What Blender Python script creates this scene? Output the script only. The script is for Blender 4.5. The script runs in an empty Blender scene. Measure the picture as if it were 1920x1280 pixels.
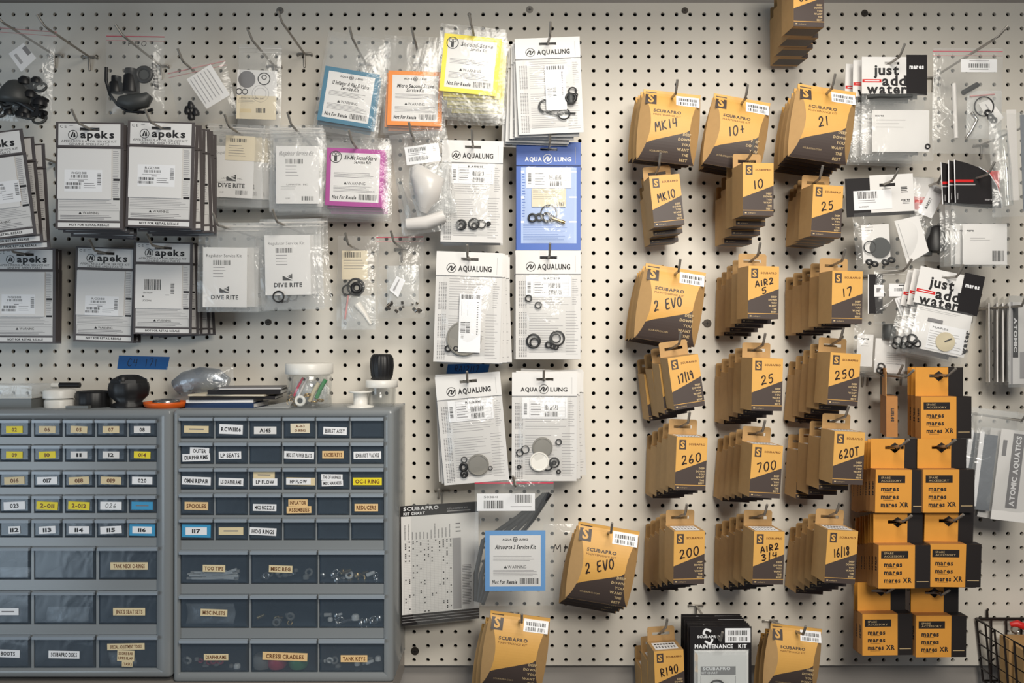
import bpy, math, random
from mathutils import Vector, Matrix, Euler
R = math.radians
SC = bpy.context.scene
COL = SC.collection
random.seed(7)

# ------------------------------------------------------------------ camera, world, lights, exposure
D = 1.5                    # camera to pegboard (m)
PPM = 1028.0               # photo pixels per metre on the board (hole pitch 26.1 px = 1 inch)
F = PPM * D                # focal length in pixels of the 1920 px frame
H = 1.45                   # lens height

cam = bpy.data.cameras.new('camera')
cam.sensor_width = 36.0
cam.lens = F * 36.0 / 1920.0
cam.clip_start = 0.02
cam_ob = bpy.data.objects.new('camera', cam)
cam_ob.location = (0, -D, H)
cam_ob.rotation_euler = (R(90), 0, 0)
COL.objects.link(cam_ob)
SC.camera = cam_ob

W = bpy.data.worlds.new('world')
SC.world = W
W.use_nodes = True
W.node_tree.nodes['Background'].inputs[0].default_value = (0.80, 0.86, 0.95, 1)
W.node_tree.nodes['Background'].inputs[1].default_value = 0.15

def area(name, loc, target, sx, sy, power, color):
    l = bpy.data.lights.new(name, 'AREA')
    l.shape = 'RECTANGLE'; l.size = sx; l.size_y = sy
    l.energy = power; l.color = color
    o = bpy.data.objects.new(name, l)
    o.location = loc
    o.rotation_euler = (Vector(target) - Vector(loc)).to_track_quat('-Z', 'Y').to_euler()
    COL.objects.link(o)
    return o
area('ceiling_and_fill_light', (0.22, -1.2, H + 0.95), (0.2, 0, H - 0.1), 0.7, 0.4, 10.5, (1.0, 0.94, 0.84)).data.spread = R(120)
area('ceiling_and_fill_light', (0.42, -1.75, H + 0.42), (0.36, 0, H - 0.26), 0.5, 0.3, 7.3, (1.0, 0.945, 0.85)).data.spread = R(104)  # added frontal fill behind the camera, stands in for ceiling bounce
area('window_daylight', (-1.9, -1.5, H - 0.45), (-0.7, 0, H - 0.5), 0.9, 1.0, 13.0, (0.70, 0.86, 1.0))

SC.view_settings.view_transform = 'Standard'
SC.view_settings.look = 'None'
SC.view_settings.gamma = 1.0
SC.view_settings.exposure = -0.33
SC.view_settings.use_curve_mapping = False
SC.cycles.transparent_max_bounces = 32
SC.cycles.max_bounces = 10

# ------------------------------------------------------------------ helpers
def K(d):
    return (D - d) / F
def P(px, py, d):
    k = K(d)
    return Vector(((px - 960) * k, -d, H - (py - 640) * k))
def lin(c):
    c = c / 255.0
    return c / 12.92 if c <= 0.04045 else ((c + 0.055) / 1.055) ** 2.4
def rgb(c):
    return (lin(c[0]), lin(c[1]), lin(c[2]), 1)

def mat(name, c, rough=0.6, metal=0.0, noise=0.0, nscale=120.0, bump=0.0, spec=0.5):
    m = bpy.data.materials.new(name); m.use_nodes = True
    nt = m.node_tree; b = nt.nodes['Principled BSDF']
    b.inputs['Base Color'].default_value = rgb(c)
    b.inputs['Roughness'].default_value = rough
    b.inputs['Metallic'].default_value = metal
    b.inputs['Specular IOR Level'].default_value = spec
    if noise or bump:
        tc = nt.nodes.new('ShaderNodeTexCoord')
        nz = nt.nodes.new('ShaderNodeTexNoise')
        nz.inputs['Scale'].default_value = nscale
        nz.inputs['Detail'].default_value = 3.0
        nt.links.new(tc.outputs['Object'], nz.inputs['Vector'])
        if noise:
            mr = nt.nodes.new('ShaderNodeMapRange')
            mr.inputs[3].default_value = 1 - noise; mr.inputs[4].default_value = 1 + noise
            hv = nt.nodes.new('ShaderNodeHueSaturation')
            hv.inputs['Color'].default_value = rgb(c)
            nt.links.new(nz.outputs['Fac'], mr.inputs[0])
            nt.links.new(mr.outputs[0], hv.inputs['Value'])
            nt.links.new(hv.outputs[0], b.inputs['Base Color'])
        if bump:
            bp = nt.nodes.new('ShaderNodeBump')
            bp.inputs['Strength'].default_value = bump
            bp.inputs['Distance'].default_value = 0.002
            nt.links.new(nz.outputs['Fac'], bp.inputs['Height'])
            nt.links.new(bp.outputs[0], b.inputs['Normal'])
    return m

def film(name, haze, gloss, rough, tint=(255, 255, 255), bump=0.6, nscale=38.0, dcol=(235, 238, 238)):
    """thin clear plastic: mostly transparent, a sheen and a little haze"""
    m = bpy.data.materials.new(name); m.use_nodes = True
    nt = m.node_tree; nt.nodes.remove(nt.nodes['Principled BSDF'])
    out = nt.nodes['Material Output']
    tr = nt.nodes.new('ShaderNodeBsdfTransparent')
    tr.inputs[0].default_value = rgb(tint)
    gl = nt.nodes.new('ShaderNodeBsdfGlossy'); gl.inputs['Roughness'].default_value = rough
    df = nt.nodes.new('ShaderNodeBsdfDiffuse'); df.inputs[0].default_value = rgb(dcol)
    lw = nt.nodes.new('ShaderNodeLayerWeight'); lw.inputs[0].default_value = 0.25
    ma = nt.nodes.new('ShaderNodeMath'); ma.operation = 'MULTIPLY_ADD'
    ma.inputs[1].default_value = 0.35; ma.inputs[2].default_value = gloss
    ma.use_clamp = True
    tc = nt.nodes.new('ShaderNodeTexCoord')
    nz = nt.nodes.new('ShaderNodeTexNoise'); nz.inputs['Scale'].default_value = nscale
    nz.inputs['Detail'].default_value = 2.0; nz.inputs['Distortion'].default_value = 1.5
    bp = nt.nodes.new('ShaderNodeBump'); bp.inputs['Strength'].default_value = bump
    bp.inputs['Distance'].default_value = 0.006
    m1 = nt.nodes.new('ShaderNodeMixShader'); m2 = nt.nodes.new('ShaderNodeMixShader')
    m2.inputs[0].default_value = haze
    L = nt.links.new
    L(tc.outputs['Object'], nz.inputs['Vector']); L(nz.outputs['Fac'], bp.inputs['Height'])
    L(bp.outputs[0], gl.inputs['Normal'])
    L(lw.outputs['Fresnel'], ma.inputs[0]); L(ma.outputs[0], m1.inputs[0])
    L(tr.outputs[0], m1.inputs[1]); L(gl.outputs[0], m1.inputs[2])
    L(m1.outputs[0], m2.inputs[1]); L(df.outputs[0], m2.inputs[2])
    L(m2.outputs[0], out.inputs['Surface'])
    return m

M = {}
M['board'] = mat('painted_hardboard', (220, 214, 203), 0.55, noise=0.03, nscale=9)
M['cavity'] = mat('board_cavity_shade', (22, 19, 17), 0.9)  # near-black backing sheet, shade inside the holes put into its colour
M['paper'] = mat('white_paper', (226, 224, 222), 0.55)
M['paper2'] = mat('cream_paper', (224, 212, 186), 0.6)
M['sheet'] = mat('printed_sheet', (212, 210, 208), 0.5)
M['label'] = mat('label_white', (238, 238, 240), 0.45)
M['tan'] = mat('label_tan', (222, 204, 164), 0.6)
M['yellow'] = mat('label_yellow', (234, 214, 40), 0.5)
M['orangelab'] = mat('label_orange', (232, 196, 142), 0.5)
M['blue_lab'] = mat('label_blue', (58, 150, 196), 0.5)
M['ink'] = mat('ink_black', (30, 28, 30), 0.6)
M['inkg'] = mat('ink_grey', (120, 118, 120), 0.6)
M['inkl'] = mat('ink_light', (165, 163, 164), 0.6)
M['marker'] = mat('marker_ink', (34, 20, 20), 0.5)
M['apgrey'] = mat('card_charcoal', (84, 78, 78), 0.5)
M['kraft'] = mat('kraft_print', (214, 163, 85), 0.5, noise=0.05, nscale=60)
M['kraftp'] = mat('kraft_plain', (178, 141, 92), 0.7, noise=0.08, nscale=90)
M['brown'] = mat('kraft_dark_ink', (70, 59, 55), 0.5)
M['krtext'] = mat('kraft_text', (196, 170, 128), 0.5)
M['brtext'] = mat('brown_text', (110, 66, 30), 0.5)
M['mkraft'] = mat('orange_kraft', (216, 150, 62), 0.5, noise=0.05, nscale=60)
M['mshaded'] = mat('orange_kraft_shaded', (172, 118, 62), 0.7, noise=0.08, nscale=90)  # sides and back darkened in colour to offset grazing light
M['mblack'] = mat('carton_black', (34, 29, 28), 0.5)
M['steel'] = mat('hook_steel', (158, 153, 146), 0.35, 0.55)
M['screw'] = mat('screw_steel', (90, 84, 78), 0.4, 0.8)
M['rubber'] = mat('black_rubber', (26, 26, 28), 0.45)
M['rubgrey'] = mat('grey_rubber', (134, 131, 124), 0.6)
M['rubdk'] = mat('dark_rubber', (64, 66, 66), 0.5)
M['film'] = film('poly_bag', 0.05, 0.025, 0.16, bump=0.35)
M['film2'] = film('thick_poly_bag', 0.08, 0.045, 0.2, bump=0.45)
M['film3'] = film('cloudy_bag', 0.22, 0.06, 0.22)
M['rigid'] = film('clear_plastic', 0.06, 0.05, 0.08, (252, 253, 253), 0.15, 20)
M['smoke'] = film('smoky_drawer_plastic', 0.22, 0.08, 0.22, (222, 228, 234), 0.2, 14, (118, 136, 154))
M['zipred'] = mat('zip_red', (196, 60, 84), 0.4)
M['zippink'] = mat('zip_pink', (205, 150, 150), 0.4)
M['zipclear'] = mat('zip_clear', (214, 210, 206), 0.3)
M['teal'] = mat('card_teal', (62, 122, 150), 0.45)
M['orange'] = mat('card_orange', (240, 140, 34), 0.45)
M['cyellow'] = mat('card_yellow', (240, 220, 30), 0.45)
M['magenta'] = mat('card_magenta', (176, 62, 150), 0.45)
M['ltblue'] = mat('card_light_blue', (98, 156, 214), 0.45)
M['blue'] = mat('card_blue', (30, 86, 176), 0.4)
M['bluepale'] = mat('card_blue_pale', (160, 182, 224), 0.4)
M['red'] = mat('print_red', (206, 32, 32), 0.45)
M['white'] = mat('white_plastic', (232, 229, 222), 0.35)
M['cabgrey'] = mat('cabinet_grey', (132, 136, 138), 0.2, noise=0.03, nscale=6)
M['cabdark'] = mat('cabinet_inside', (112, 121, 132), 0.5)
M['tape'] = mat('painter_tape', (24, 92, 160), 0.6, noise=0.06, nscale=70)
M['bench'] = mat('bench_laminate', (150, 144, 138), 0.4, noise=0.05, nscale=12)
M['chrome'] = mat('bright_metal', (205, 200, 194), 0.2, 0.95)
M['brass'] = mat('brass', (190, 160, 110), 0.3, 0.9)
M['green'] = mat('green_plastic', (70, 140, 90), 0.4)
M['cream'] = mat('cream_disc', (206, 194, 164), 0.5)
M['wire'] = mat('basket_wire', (34, 27, 25), 0.4)
M['navy'] = mat('navy_cover', (32, 56, 96), 0.4)
M['blackcard'] = mat('black_card', (34, 31, 32), 0.38)
M['foil'] = mat('grey_foil', (146, 152, 160), 0.3, 0.5, bump=0.8, nscale=70)
M['greyplastic'] = mat('grey_plastic', (108, 110, 108), 0.4)
M['orangepl'] = mat('orange_plastic', (226, 98, 24), 0.4)

# ---- glyph shapes of the built-in font, taken once per character
GLY = {}
def _glyph(ch, off):
    cu = bpy.data.curves.new('g', 'FONT'); cu.body = ch; cu.size = 1; cu.offset = off
    cu.resolution_u = 2; cu.fill_mode = 'FRONT'
    ob = bpy.data.objects.new('g', cu); COL.objects.link(ob)
    dg = bpy.context.evaluated_depsgraph_get(); dg.update()
    oe = ob.evaluated_get(dg); me = oe.to_mesh()
    vs = [(v.co.x, v.co.y) for v in me.vertices]
    fs = [tuple(p.vertices) for p in me.polygons]
    oe.to_mesh_clear()
    bpy.data.objects.remove(ob); bpy.data.curves.remove(cu)
    if vs:
        x0 = min(v[0] for v in vs); x1 = max(v[0] for v in vs)
        vs = [(v[0] - x0, v[1]) for v in vs]
        return vs, fs, x1 - x0
    return [], [], 0.25
CHARS = "ABCDEFGHIJKLMNOPQRSTUVWXYZabcdefghijklmnopqrstuvwxyz0123456789-/&':.()"
for ch in CHARS:
    GLY[(ch, 0)] = _glyph(ch, 0.0)
    GLY[(ch, 1)] = _glyph(ch, 0.036)
def layout(s, bold, gap=0.09):
    gap = 0.075 if bold else 0.09
    x = 0; vs = []; fs = []
    for ch in s:
        if ch == ' ' or (ch, bold) not in GLY:
            x += 0.32; continue
        v, f, w = GLY[(ch, bold)]
        n = len(vs)
        vs += [(a + x, b) for a, b in v]
        fs += [tuple(i + n for i in q) for q in f]
        x += w + gap
    return vs, fs, max(x - gap, 0.01)

STK = {
 '0': [[(.5,1),(.15,.8),(.05,.4),(.3,0),(.7,.1),(.9,.5),(.8,.9),(.5,1)]], '1': [[(.5,1),(.45,0)]],
 '2': [[(.1,.75),(.3,1),(.7,.95),(.75,.65),(.35,.3),(.05,.02),(.5,.1),(.95,.05)]],
 '3': [[(.1,.9),(.5,1),(.8,.8),(.4,.55),(.85,.35),(.6,.03),(.1,.08)]],
 '4': [[(.2,1),(.1,.45),(.85,.5)],[(.75,1),(.65,0)]],
 '5': [[(.9,1),(.3,.95),(.2,.6),(.65,.6),(.8,.3),(.5,.02),(.1,.1)]],
 '6': [[(.7,1),(.25,.6),(.1,.2),(.45,0),(.8,.2),(.6,.45),(.2,.3)]],
 '7': [[(.05,.95),(.85,1),(.35,0)]],
 '8': [[(.8,.85),(.45,1),(.2,.8),(.75,.35),(.5,0),(.15,.2),(.7,.65),(.8,.85)]],
 '9': [[(.8,.8),(.4,1),(.15,.7),(.5,.5),(.8,.75),(.7,0)]],
 'M': [[(0,0),(.15,1),(.5,.4),(.85,1),(1,0)]], 'K': [[(.1,1),(.1,0)],[(.85,1),(.15,.5),(.9,0)]],
 'A': [[(0,0),(.5,1),(.95,0)],[(.2,.4),(.8,.4)]], 'I': [[(.5,1),(.5,0)]],
 'R': [[(.1,0),(.1,1),(.75,.85),(.7,.55),(.15,.5),(.9,0)]], 'T': [[(0,1),(1,1)],[(.5,1),(.45,0)]],
 'E': [[(.9,1),(.1,.95),(.1,.5),(.7,.55),(.1,.5),(.1,.03),(.9,.05)]], 'V': [[(0,1),(.4,0),(.95,1)]],
 'O': [[(.5,1),(.1,.7),(.1,.25),(.5,0),(.9,.3),(.9,.75),(.5,1)]], 'C': [[(.9,.85),(.5,1),(.1,.6),(.2,.1),(.6,0),(.95,.2)]],
 '+': [[(.1,.5),(.9,.5)],[(.5,.9),(.5,.1)]], '/': [[(.7,1.15),(.3,-.15)]],
 'F': [[(.9,1),(.1,.95),(.1,0)],[(.1,.5),(.7,.55)]], 'L': [[(.15,1),(.1,.05),(.9,.05)]], 'N': [[(.05,0),(.1,1),(.85,0),(.9,1)]],
}

class MB:
    """collects faces in (u right, v down, w towards the viewer); k metres per unit"""
    def __init__(s, k=0.001):
        s.k = k; s.v = []; s.f = []; s.m = []; s.mats = []; s.warp = None; s.sm = []
    def mi(s, m):
        m = M[m] if isinstance(m, str) else m
        if m not in s.mats: s.mats.append(m)
        return s.mats.index(m)
    def add(s, vs, fs, m, smooth=False):
        n = len(s.v); i = s.mi(m)
        if s.warp: vs = [s.warp(*p) for p in vs]
        s.v += [(p[0] * s.k, -p[2] * s.k, -p[1] * s.k) for p in vs]
        for q in fs:
            s.f.append(tuple(a + n for a in q)); s.m.append(i); s.sm.append(smooth)
    def rect(s, u0, v0, u1, v1, w, m):
        if s.warp and v1 - v0 > 4:
            n = int((v1 - v0) / 3) + 1
            for i in range(n):
                a, b = v0 + (v1 - v0) * i / n, v0 + (v1 - v0) * (i + 1) / n
                s.add([(u0, a, w), (u0, b, w), (u1, b, w), (u1, a, w)], [(0, 1, 2, 3)], m)
            return
        s.add([(u0, v0, w), (u0, v1, w), (u1, v1, w), (u1, v0, w)], [(0, 1, 2, 3)], m)
    def poly(s, pts, w, m):
        # pts listed clockwise on screen (v down)
        s.add([(a, b, w) for a, b in pts], [tuple(range(len(pts)))], m)
    def slab(s, pts, w0, w1, m, mside=None):
        """extruded outline, pts anticlockwise on screen"""
        n = len(pts)
        vs = [(a, b, w1) for a, b in pts] + [(a, b, w0) for a, b in pts]
        s.add(vs, [tuple(range(n)), tuple(range(2 * n - 1, n - 1, -1))], m)
        s.add(vs, [(i, n + i, n + (i + 1) % n, (i + 1) % n) for i in range(n)], mside or m)
    def box(s, u0, v0, u1, v1, w0, w1, m, mf=None):
        vs = [(u0, v0, w0), (u1, v0, w0), (u1, v1, w0), (u0, v1, w0), (u0, v0, w1), (u1, v0, w1), (u1, v1, w1), (u0, v1, w1)]
        s.add(vs, [(0, 1, 2, 3), (0, 4, 5, 1), (1, 5, 6, 2), (2, 6, 7, 3), (3, 7, 4, 0)], m)
        s.add(vs, [(7, 6, 5, 4)], mf or m)
    def slot(s, u0, v0, u1, v1, a0, b0, a1, b1, w0, w1, m):
        """panel with a rectangular through slot a0,b0..a1,b1"""
        us = [u0, a0, a1, u1]; vv = [v0, b0, b1, v1]
        pts = [(u, v, w) for w in (w1, w0) for v in vv for u in us]
        fs = []
        for j in range(3):
            for i in range(3):
                if i == 1 and j == 1: continue
                a = j * 4 + i
                fs.append((a, a + 4, a + 5, a + 1))
                fs.append((a + 16, a + 17, a + 21, a + 20))
        fs += [(0, 16, 20, 4), (4, 20, 24, 8), (8, 24, 28, 12), (12, 28, 29, 13), (13, 29, 30, 14), (14, 30, 31, 15), (15, 31, 27, 11), (11, 27, 23, 7), (7, 23, 19, 3), (3, 19, 18, 2), (2, 18, 17, 1), (1, 17, 16, 0)]
        fs += [(5, 6, 22, 21), (6, 10, 26, 22), (10, 9, 25, 26), (9, 5, 21, 25)]
        s.add(pts, fs, m)
    def text(s, t, u, v, h, m='ink', w=0.2, width=None, al='C', bold=0, rot=0, shear=0):
        vs, fs, tw = layout(t, bold)
        sc = h / 0.72
        sx = sc if width is None else width / tw
        L = tw * sx
        off = {'C': -L / 2, 'L': 0, 'R': -L}[al]
        c, sn = math.cos(R(rot)), math.sin(R(rot))
        out = []
        for a, b in vs:
            x = a * sx + off + b * sc * shear; y = -(b * sc - h / 2)
            out.append((u + x * c - y * sn, v + x * sn + y * c, w))
        s.add(out, fs, m)
    def rows(s, u0, v0, u1, v1, n, m='inkg', w=0.2, th=0.3, rnd=None, lo=0.75):
        st = (v1 - v0) / n
        rnd = rnd or random.Random(int(u0 * 7 + v0 * 13 + n))
        for i in range(n):
            e = u0 + (u1 - u0) * rnd.uniform(lo, 1)
            s.rect(u0, v0 + i * st, e, v0 + i * st + st * th, w, m)
    def grid(s, u0, v0, u1, v1, nu, nv, m='inkg', w=0.2, t=0.35):
        for i in range(nu + 1):
            x = u0 + (u1 - u0) * i / nu; s.rect(x - t / 2, v0, x + t / 2, v1, w, m)
        for i in range(nv + 1):
            y = v0 + (v1 - v0) * i / nv; s.rect(u0, y - t / 2, u1, y + t / 2, w, m)
    def bars(s, u0, v0, u1, v1, m='ink', w=0.2, seed=1, vert=False, dens=0.55):
        rnd = random.Random(seed); x = u0 if not vert else v0; e = u1 if not vert else v1
        while x < e - 0.3:
            t = rnd.choice((0.5, 0.7, 1.1, 1.5))
            t = min(t, e - x)
            if vert: s.rect(u0, x, u1, x + t, w, m)
            else: s.rect(x, v0, x + t, v1, w, m)
            x += t + rnd.choice((0.5, 0.7, 1.0, 1.4)) * (1.1 - dens) * 2
    def ribbon(s, pts, th, w, m):
        """flat stroke"""
        pts = smooth_line(pts)
        vs = []; n = len(pts)
        for i, p in enumerate(pts):
            a = pts[max(i - 1, 0)]; b = pts[min(i + 1, n - 1)]
            dx, dy = b[0] - a[0], b[1] - a[1]; l = math.hypot(dx, dy) or 1
            nx, ny = -dy / l * th / 2, dx / l * th / 2
            vs += [(p[0] + nx, p[1] + ny, w), (p[0] - nx, p[1] - ny, w)]
        s.add(vs, [(2 * i, 2 * i + 2, 2 * i + 3, 2 * i + 1) for i in range(n - 1)][::1], m)
    def hand(s, t, u, v, h, cw, m='marker', w=0.3, rot=0, th=None, gap=0.35, shear=0.12):
        """handwriting centred on u,v"""
        tot = sum(cw * (0.5 if c in '1I/' else 1) for c in t) + cw * gap * (len(t) - 1)
        x = -tot / 2; c, sn = math.cos(R(rot)), math.sin(R(rot))
        for ch in t:
            ww = cw * (0.5 if ch in '1I/' else 1)
            for st in STK.get(ch, []):
                pts = []
                for a, b in st:
                    lx = x + a * ww + (b - .5) * h * shear; ly = -(b - .5) * h
                    pts.append((u + lx * c - ly * sn, v + lx * sn + ly * c))
                s.ribbon(pts, th or h * 0.13, w, m)
            x += ww + cw * gap
    def disc(s, u, v, r, w0, w1, m, n=28):
        pts = [(u + r * math.cos(2 * math.pi * i / n), v - r * math.sin(2 * math.pi * i / n)) for i in range(n)]
        s.slab(pts, w0, w1, m)
    def ring2(s, u, v, r, t, w, m, n=28):
        """flat printed ring"""
        vs = []
        for i in range(n):
            a = 2 * math.pi * i / n
            vs += [(u + r * math.cos(a), v - r * math.sin(a), w), (u + (r - t) * math.cos(a), v - (r - t) * math.sin(a), w)]
        s.add(vs, [(2 * i, (2 * i + 2) % (2 * n), (2 * i + 3) % (2 * n), 2 * i + 1) for i in range(n)], m)
    def torus(s, c, r, t, m, axis='w', n=24, q=8, tilt=0):
        vs = []
        for i in range(n):
            a = 2 * math.pi * i / n
            for j in range(q):
                b = 2 * math.pi * j / q
                x = (r + t * math.cos(b)) * math.cos(a); y = (r + t * math.cos(b)) * math.sin(a); z = t * math.sin(b)
                if axis == 'v': x, y, z = x, z, y
                if axis == 'u': x, y, z = z, x, y
                if tilt:
                    y, z = y * math.cos(tilt) - z * math.sin(tilt), y * math.sin(tilt) + z * math.cos(tilt)
                vs.append((c[0] + x, c[1] + y, c[2] + z))
        s.add(vs, [(i * q + j, ((i + 1) % n) * q + j, ((i + 1) % n) * q + (j + 1) % q, i * q + (j + 1) % q) for i in range(n) for j in range(q)], m, True)
    def tube(s, pts, r, m, q=8, cap=True):
        pts = [Vector(p) for p in pts]; n = len(pts); vs = []
        for i, p in enumerate(pts):
            t = (pts[min(i + 1, n - 1)] - pts[max(i - 1, 0)]).normalized()
            up = Vector((0, 0, 1)) if abs(t.z) < 0.9 else Vector((1, 0, 0))
            a = t.cross(up).normalized(); b = t.cross(a)
            rr = r[i] if isinstance(r, (list, tuple)) else r
            for j in range(q):
                an = 2 * math.pi * j / q
                o = p + a * rr * math.cos(an) + b * rr * math.sin(an); vs.append(tuple(o))
        fs = [(i * q + j, (i + 1) * q + j, (i + 1) * q + (j + 1) % q, i * q + (j + 1) % q) for i in range(n - 1) for j in range(q)]
        s.add(vs, fs, m, True)
        if cap: s.add(vs, [tuple(range(q)), tuple(range((n - 1) * q, n * q))[::-1]], m)
    def lathe(s, c, prof, m, n=28, ribs=0, amp=0.0, smooth=True):
        """turned about the vertical; prof = (radius, height up)"""
        vs = []
        for r, h in prof:
            for i in range(n):
                a = 2 * math.pi * i / n
                rr = r * (1 + (amp * math.cos(a * ribs) if ribs else 0))
                vs.append((c[0] + rr * math.cos(a), c[1] - h, c[2] + rr * math.sin(a)))
        s.add(vs, [(i * n + j, i * n + (j + 1) % n, (i + 1) * n + (j + 1) % n, (i + 1) * n + j) for i in range(len(prof) - 1) for j in range(n)], m, smooth)
        if prof[0][0] > 0: s.add(vs, [tuple(range(n))[::-1]], m)
        if prof[-1][0] > 0: s.add(vs, [tuple(range((len(prof) - 1) * n, len(prof) * n))], m)
    def pouch(s, u0, v0, u1, v1, bulge, m, seed=0, wr=1.0, nu=12, nv=16, back=True):
        rnd = random.Random(seed)
        ph = [(rnd.uniform(2, 9), rnd.uniform(2, 9), rnd.uniform(0, 6)) for _ in range(4)]
        def sheet(w0, b, flip):
            vs = []
            for j in range(nv + 1):
                for i in range(nu + 1):
                    a, c = i / nu, j / nv
                    pr = (math.sin(math.pi * a) ** 0.6) * (math.sin(math.pi * min(1, c)) ** 0.5 if 0 < c < 1 else 0)
                    z = w0 + b * pr
                    for p, q, o in ph: z += wr * 0.35 * math.sin(p * a * 2 + q * c * 2 + o) * min(1, pr * 2)
                    z = max(z, w0) if b > 0 else z
                    e = wr * 0.8 * math.sin(5 * c + seed)
                    vs.append((u0 + (u1 - u0) * a + e, v0 + (v1 - v0) * c, z))
            n = nu + 1
            fs = [(j * n + i, (j + 1) * n + i, (j + 1) * n + i + 1, j * n + i + 1) for j in range(nv) for i in range(nu)]
            if flip: fs = [q[::-1] for q in fs]
            s.add(vs, fs, m, True)
        sheet(0.6, bulge, False)
        if back: sheet(-0.6, 0, True)
    def build(s, name, parent=None, label=None):
        me = bpy.data.meshes.new(name)
        me.from_pydata(s.v, [], s.f)
        for m in s.mats: me.materials.append(m)
        me.polygons.foreach_set('material_index', s.m)
        me.polygons.foreach_set('use_smooth', s.sm)
        me.update()
        o = bpy.data.objects.new(name, me); COL.objects.link(o)
        if parent: o.parent = parent
        if label: o['label'] = label
        return o

def smooth_line(pts, n=5):
    if len(pts) < 3: return pts
    out = []
    for i in range(len(pts) - 1):
        p0 = pts[max(i - 1, 0)]; p1 = pts[i]; p2 = pts[i + 1]; p3 = pts[min(i + 2, len(pts) - 1)]
        for j in range(n):
            t = j / n; t2 = t * t; t3 = t2 * t
            out.append(tuple(0.5 * (2 * b + (c - a) * t + (2 * a - 5 * b + 4 * c - d) * t2 + (-a + 3 * b - 3 * c + d) * t3) for a, b, c, d in zip(p0, p1, p2, p3)))
    out.append(pts[-1])
    return out

LABELS = {}
def tag(o, label, cat, group=None):
    o['label'] = label; o['category'] = cat
    if group: o['group'] = group
    return o
def thing(name, label, cat, loc, tilt=0, yaw=0, pitch=0, group=None):
    o = bpy.data.objects.new(name, None)
    o.empty_display_size = 0.02
    COL.objects.link(o)
    o.location = loc
    o.rotation_euler = (R(pitch), R(tilt), R(yaw))
    return tag(o, label, cat, group)
def dup(root, loc, label, tilt=None, yaw=None):
    r = root.copy(); COL.objects.link(r)
    r.location = loc; r['label'] = label
    e = root.rotation_euler
    r.rotation_euler = (e[0], e[1] if tilt is None else R(tilt), e[2] if yaw is None else R(yaw))
    for ch in list(root.children):
        c = ch.copy(); COL.objects.link(c); c.parent = r
        for g in list(ch.children):
            q = g.copy(); COL.objects.link(q); q.parent = c
    return r
ORD = ['front', 'second', 'third', 'fourth', 'fifth', 'sixth', 'seventh', 'eighth']
def stack(root, n, step, kind, place, shift=(0, 0), jit=1.0, tilts=None):
    """n-1 more behind the front one, along the hook towards the board; step in m, shift (x, z) of the last in m"""
    rnd = random.Random(len(place) * 31 + n)
    l0 = root.location.copy(); t0 = math.degrees(root.rotation_euler[1]); y0 = math.degrees(root.rotation_euler[2])
    for i in range(1, n):
        f = i / max(n - 1, 1)
        p = l0 + Vector((shift[0] * f + rnd.uniform(-.0008, .0008) * jit, step * i, shift[1] * f + rnd.uniform(-.0006, .0006) * jit))
        t = tilts[i - 1] if tilts else t0 + rnd.uniform(-1.2, 1.2) * jit
        dup(root, p, '%s %s from the front %s' % (ORD[i], kind, place), t, y0)
def hook(hole, L, place, base=None, rise=0.018, bend=0.0):
    """steel peg hook whose rod passes through the world point hole; base = (x, z) offset of the foot"""
    bx, bz = base or (0, 0)
    f = Vector((hole.x + bx, 0, hole.z + bz))
    t = thing('peg_hook', 'bent steel peg hook carrying ' + place, 'hook', f, group='pegboard hooks')
    d = -hole.y
    sx, sz = -bx / max(d, .02), -bz / max(d, .02)
    def at(y): return (sx * y * 1000, -(sz * y + 0.0) * 1000, y * 1000)
    e = at(L); mb = MB()
    mb.tube([at(0.0045), at(L * .5), e, (e[0] + bend * 4, e[1] - rise * 250, e[2] + 4), (e[0] + bend * 10, e[1] - rise * 1000, e[2] + 13)], 2.1, 'steel')
    mb.build('rod', t)
    mb = MB()
    mb.tube([(-12.7, 3, .4), (-12.7, 0, 3.5), (-11, 0, 4.5), (11, 0, 4.5), (12.7, 0, 3.5), (12.7, 3, .4)], 1.9, 'steel')
    mb.tube([(0, 0, 4.5), (0, 8, 5), (0, 24, 2.6)], 1.9, 'steel')
    mb.build('bracket', t)
    return t

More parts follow.
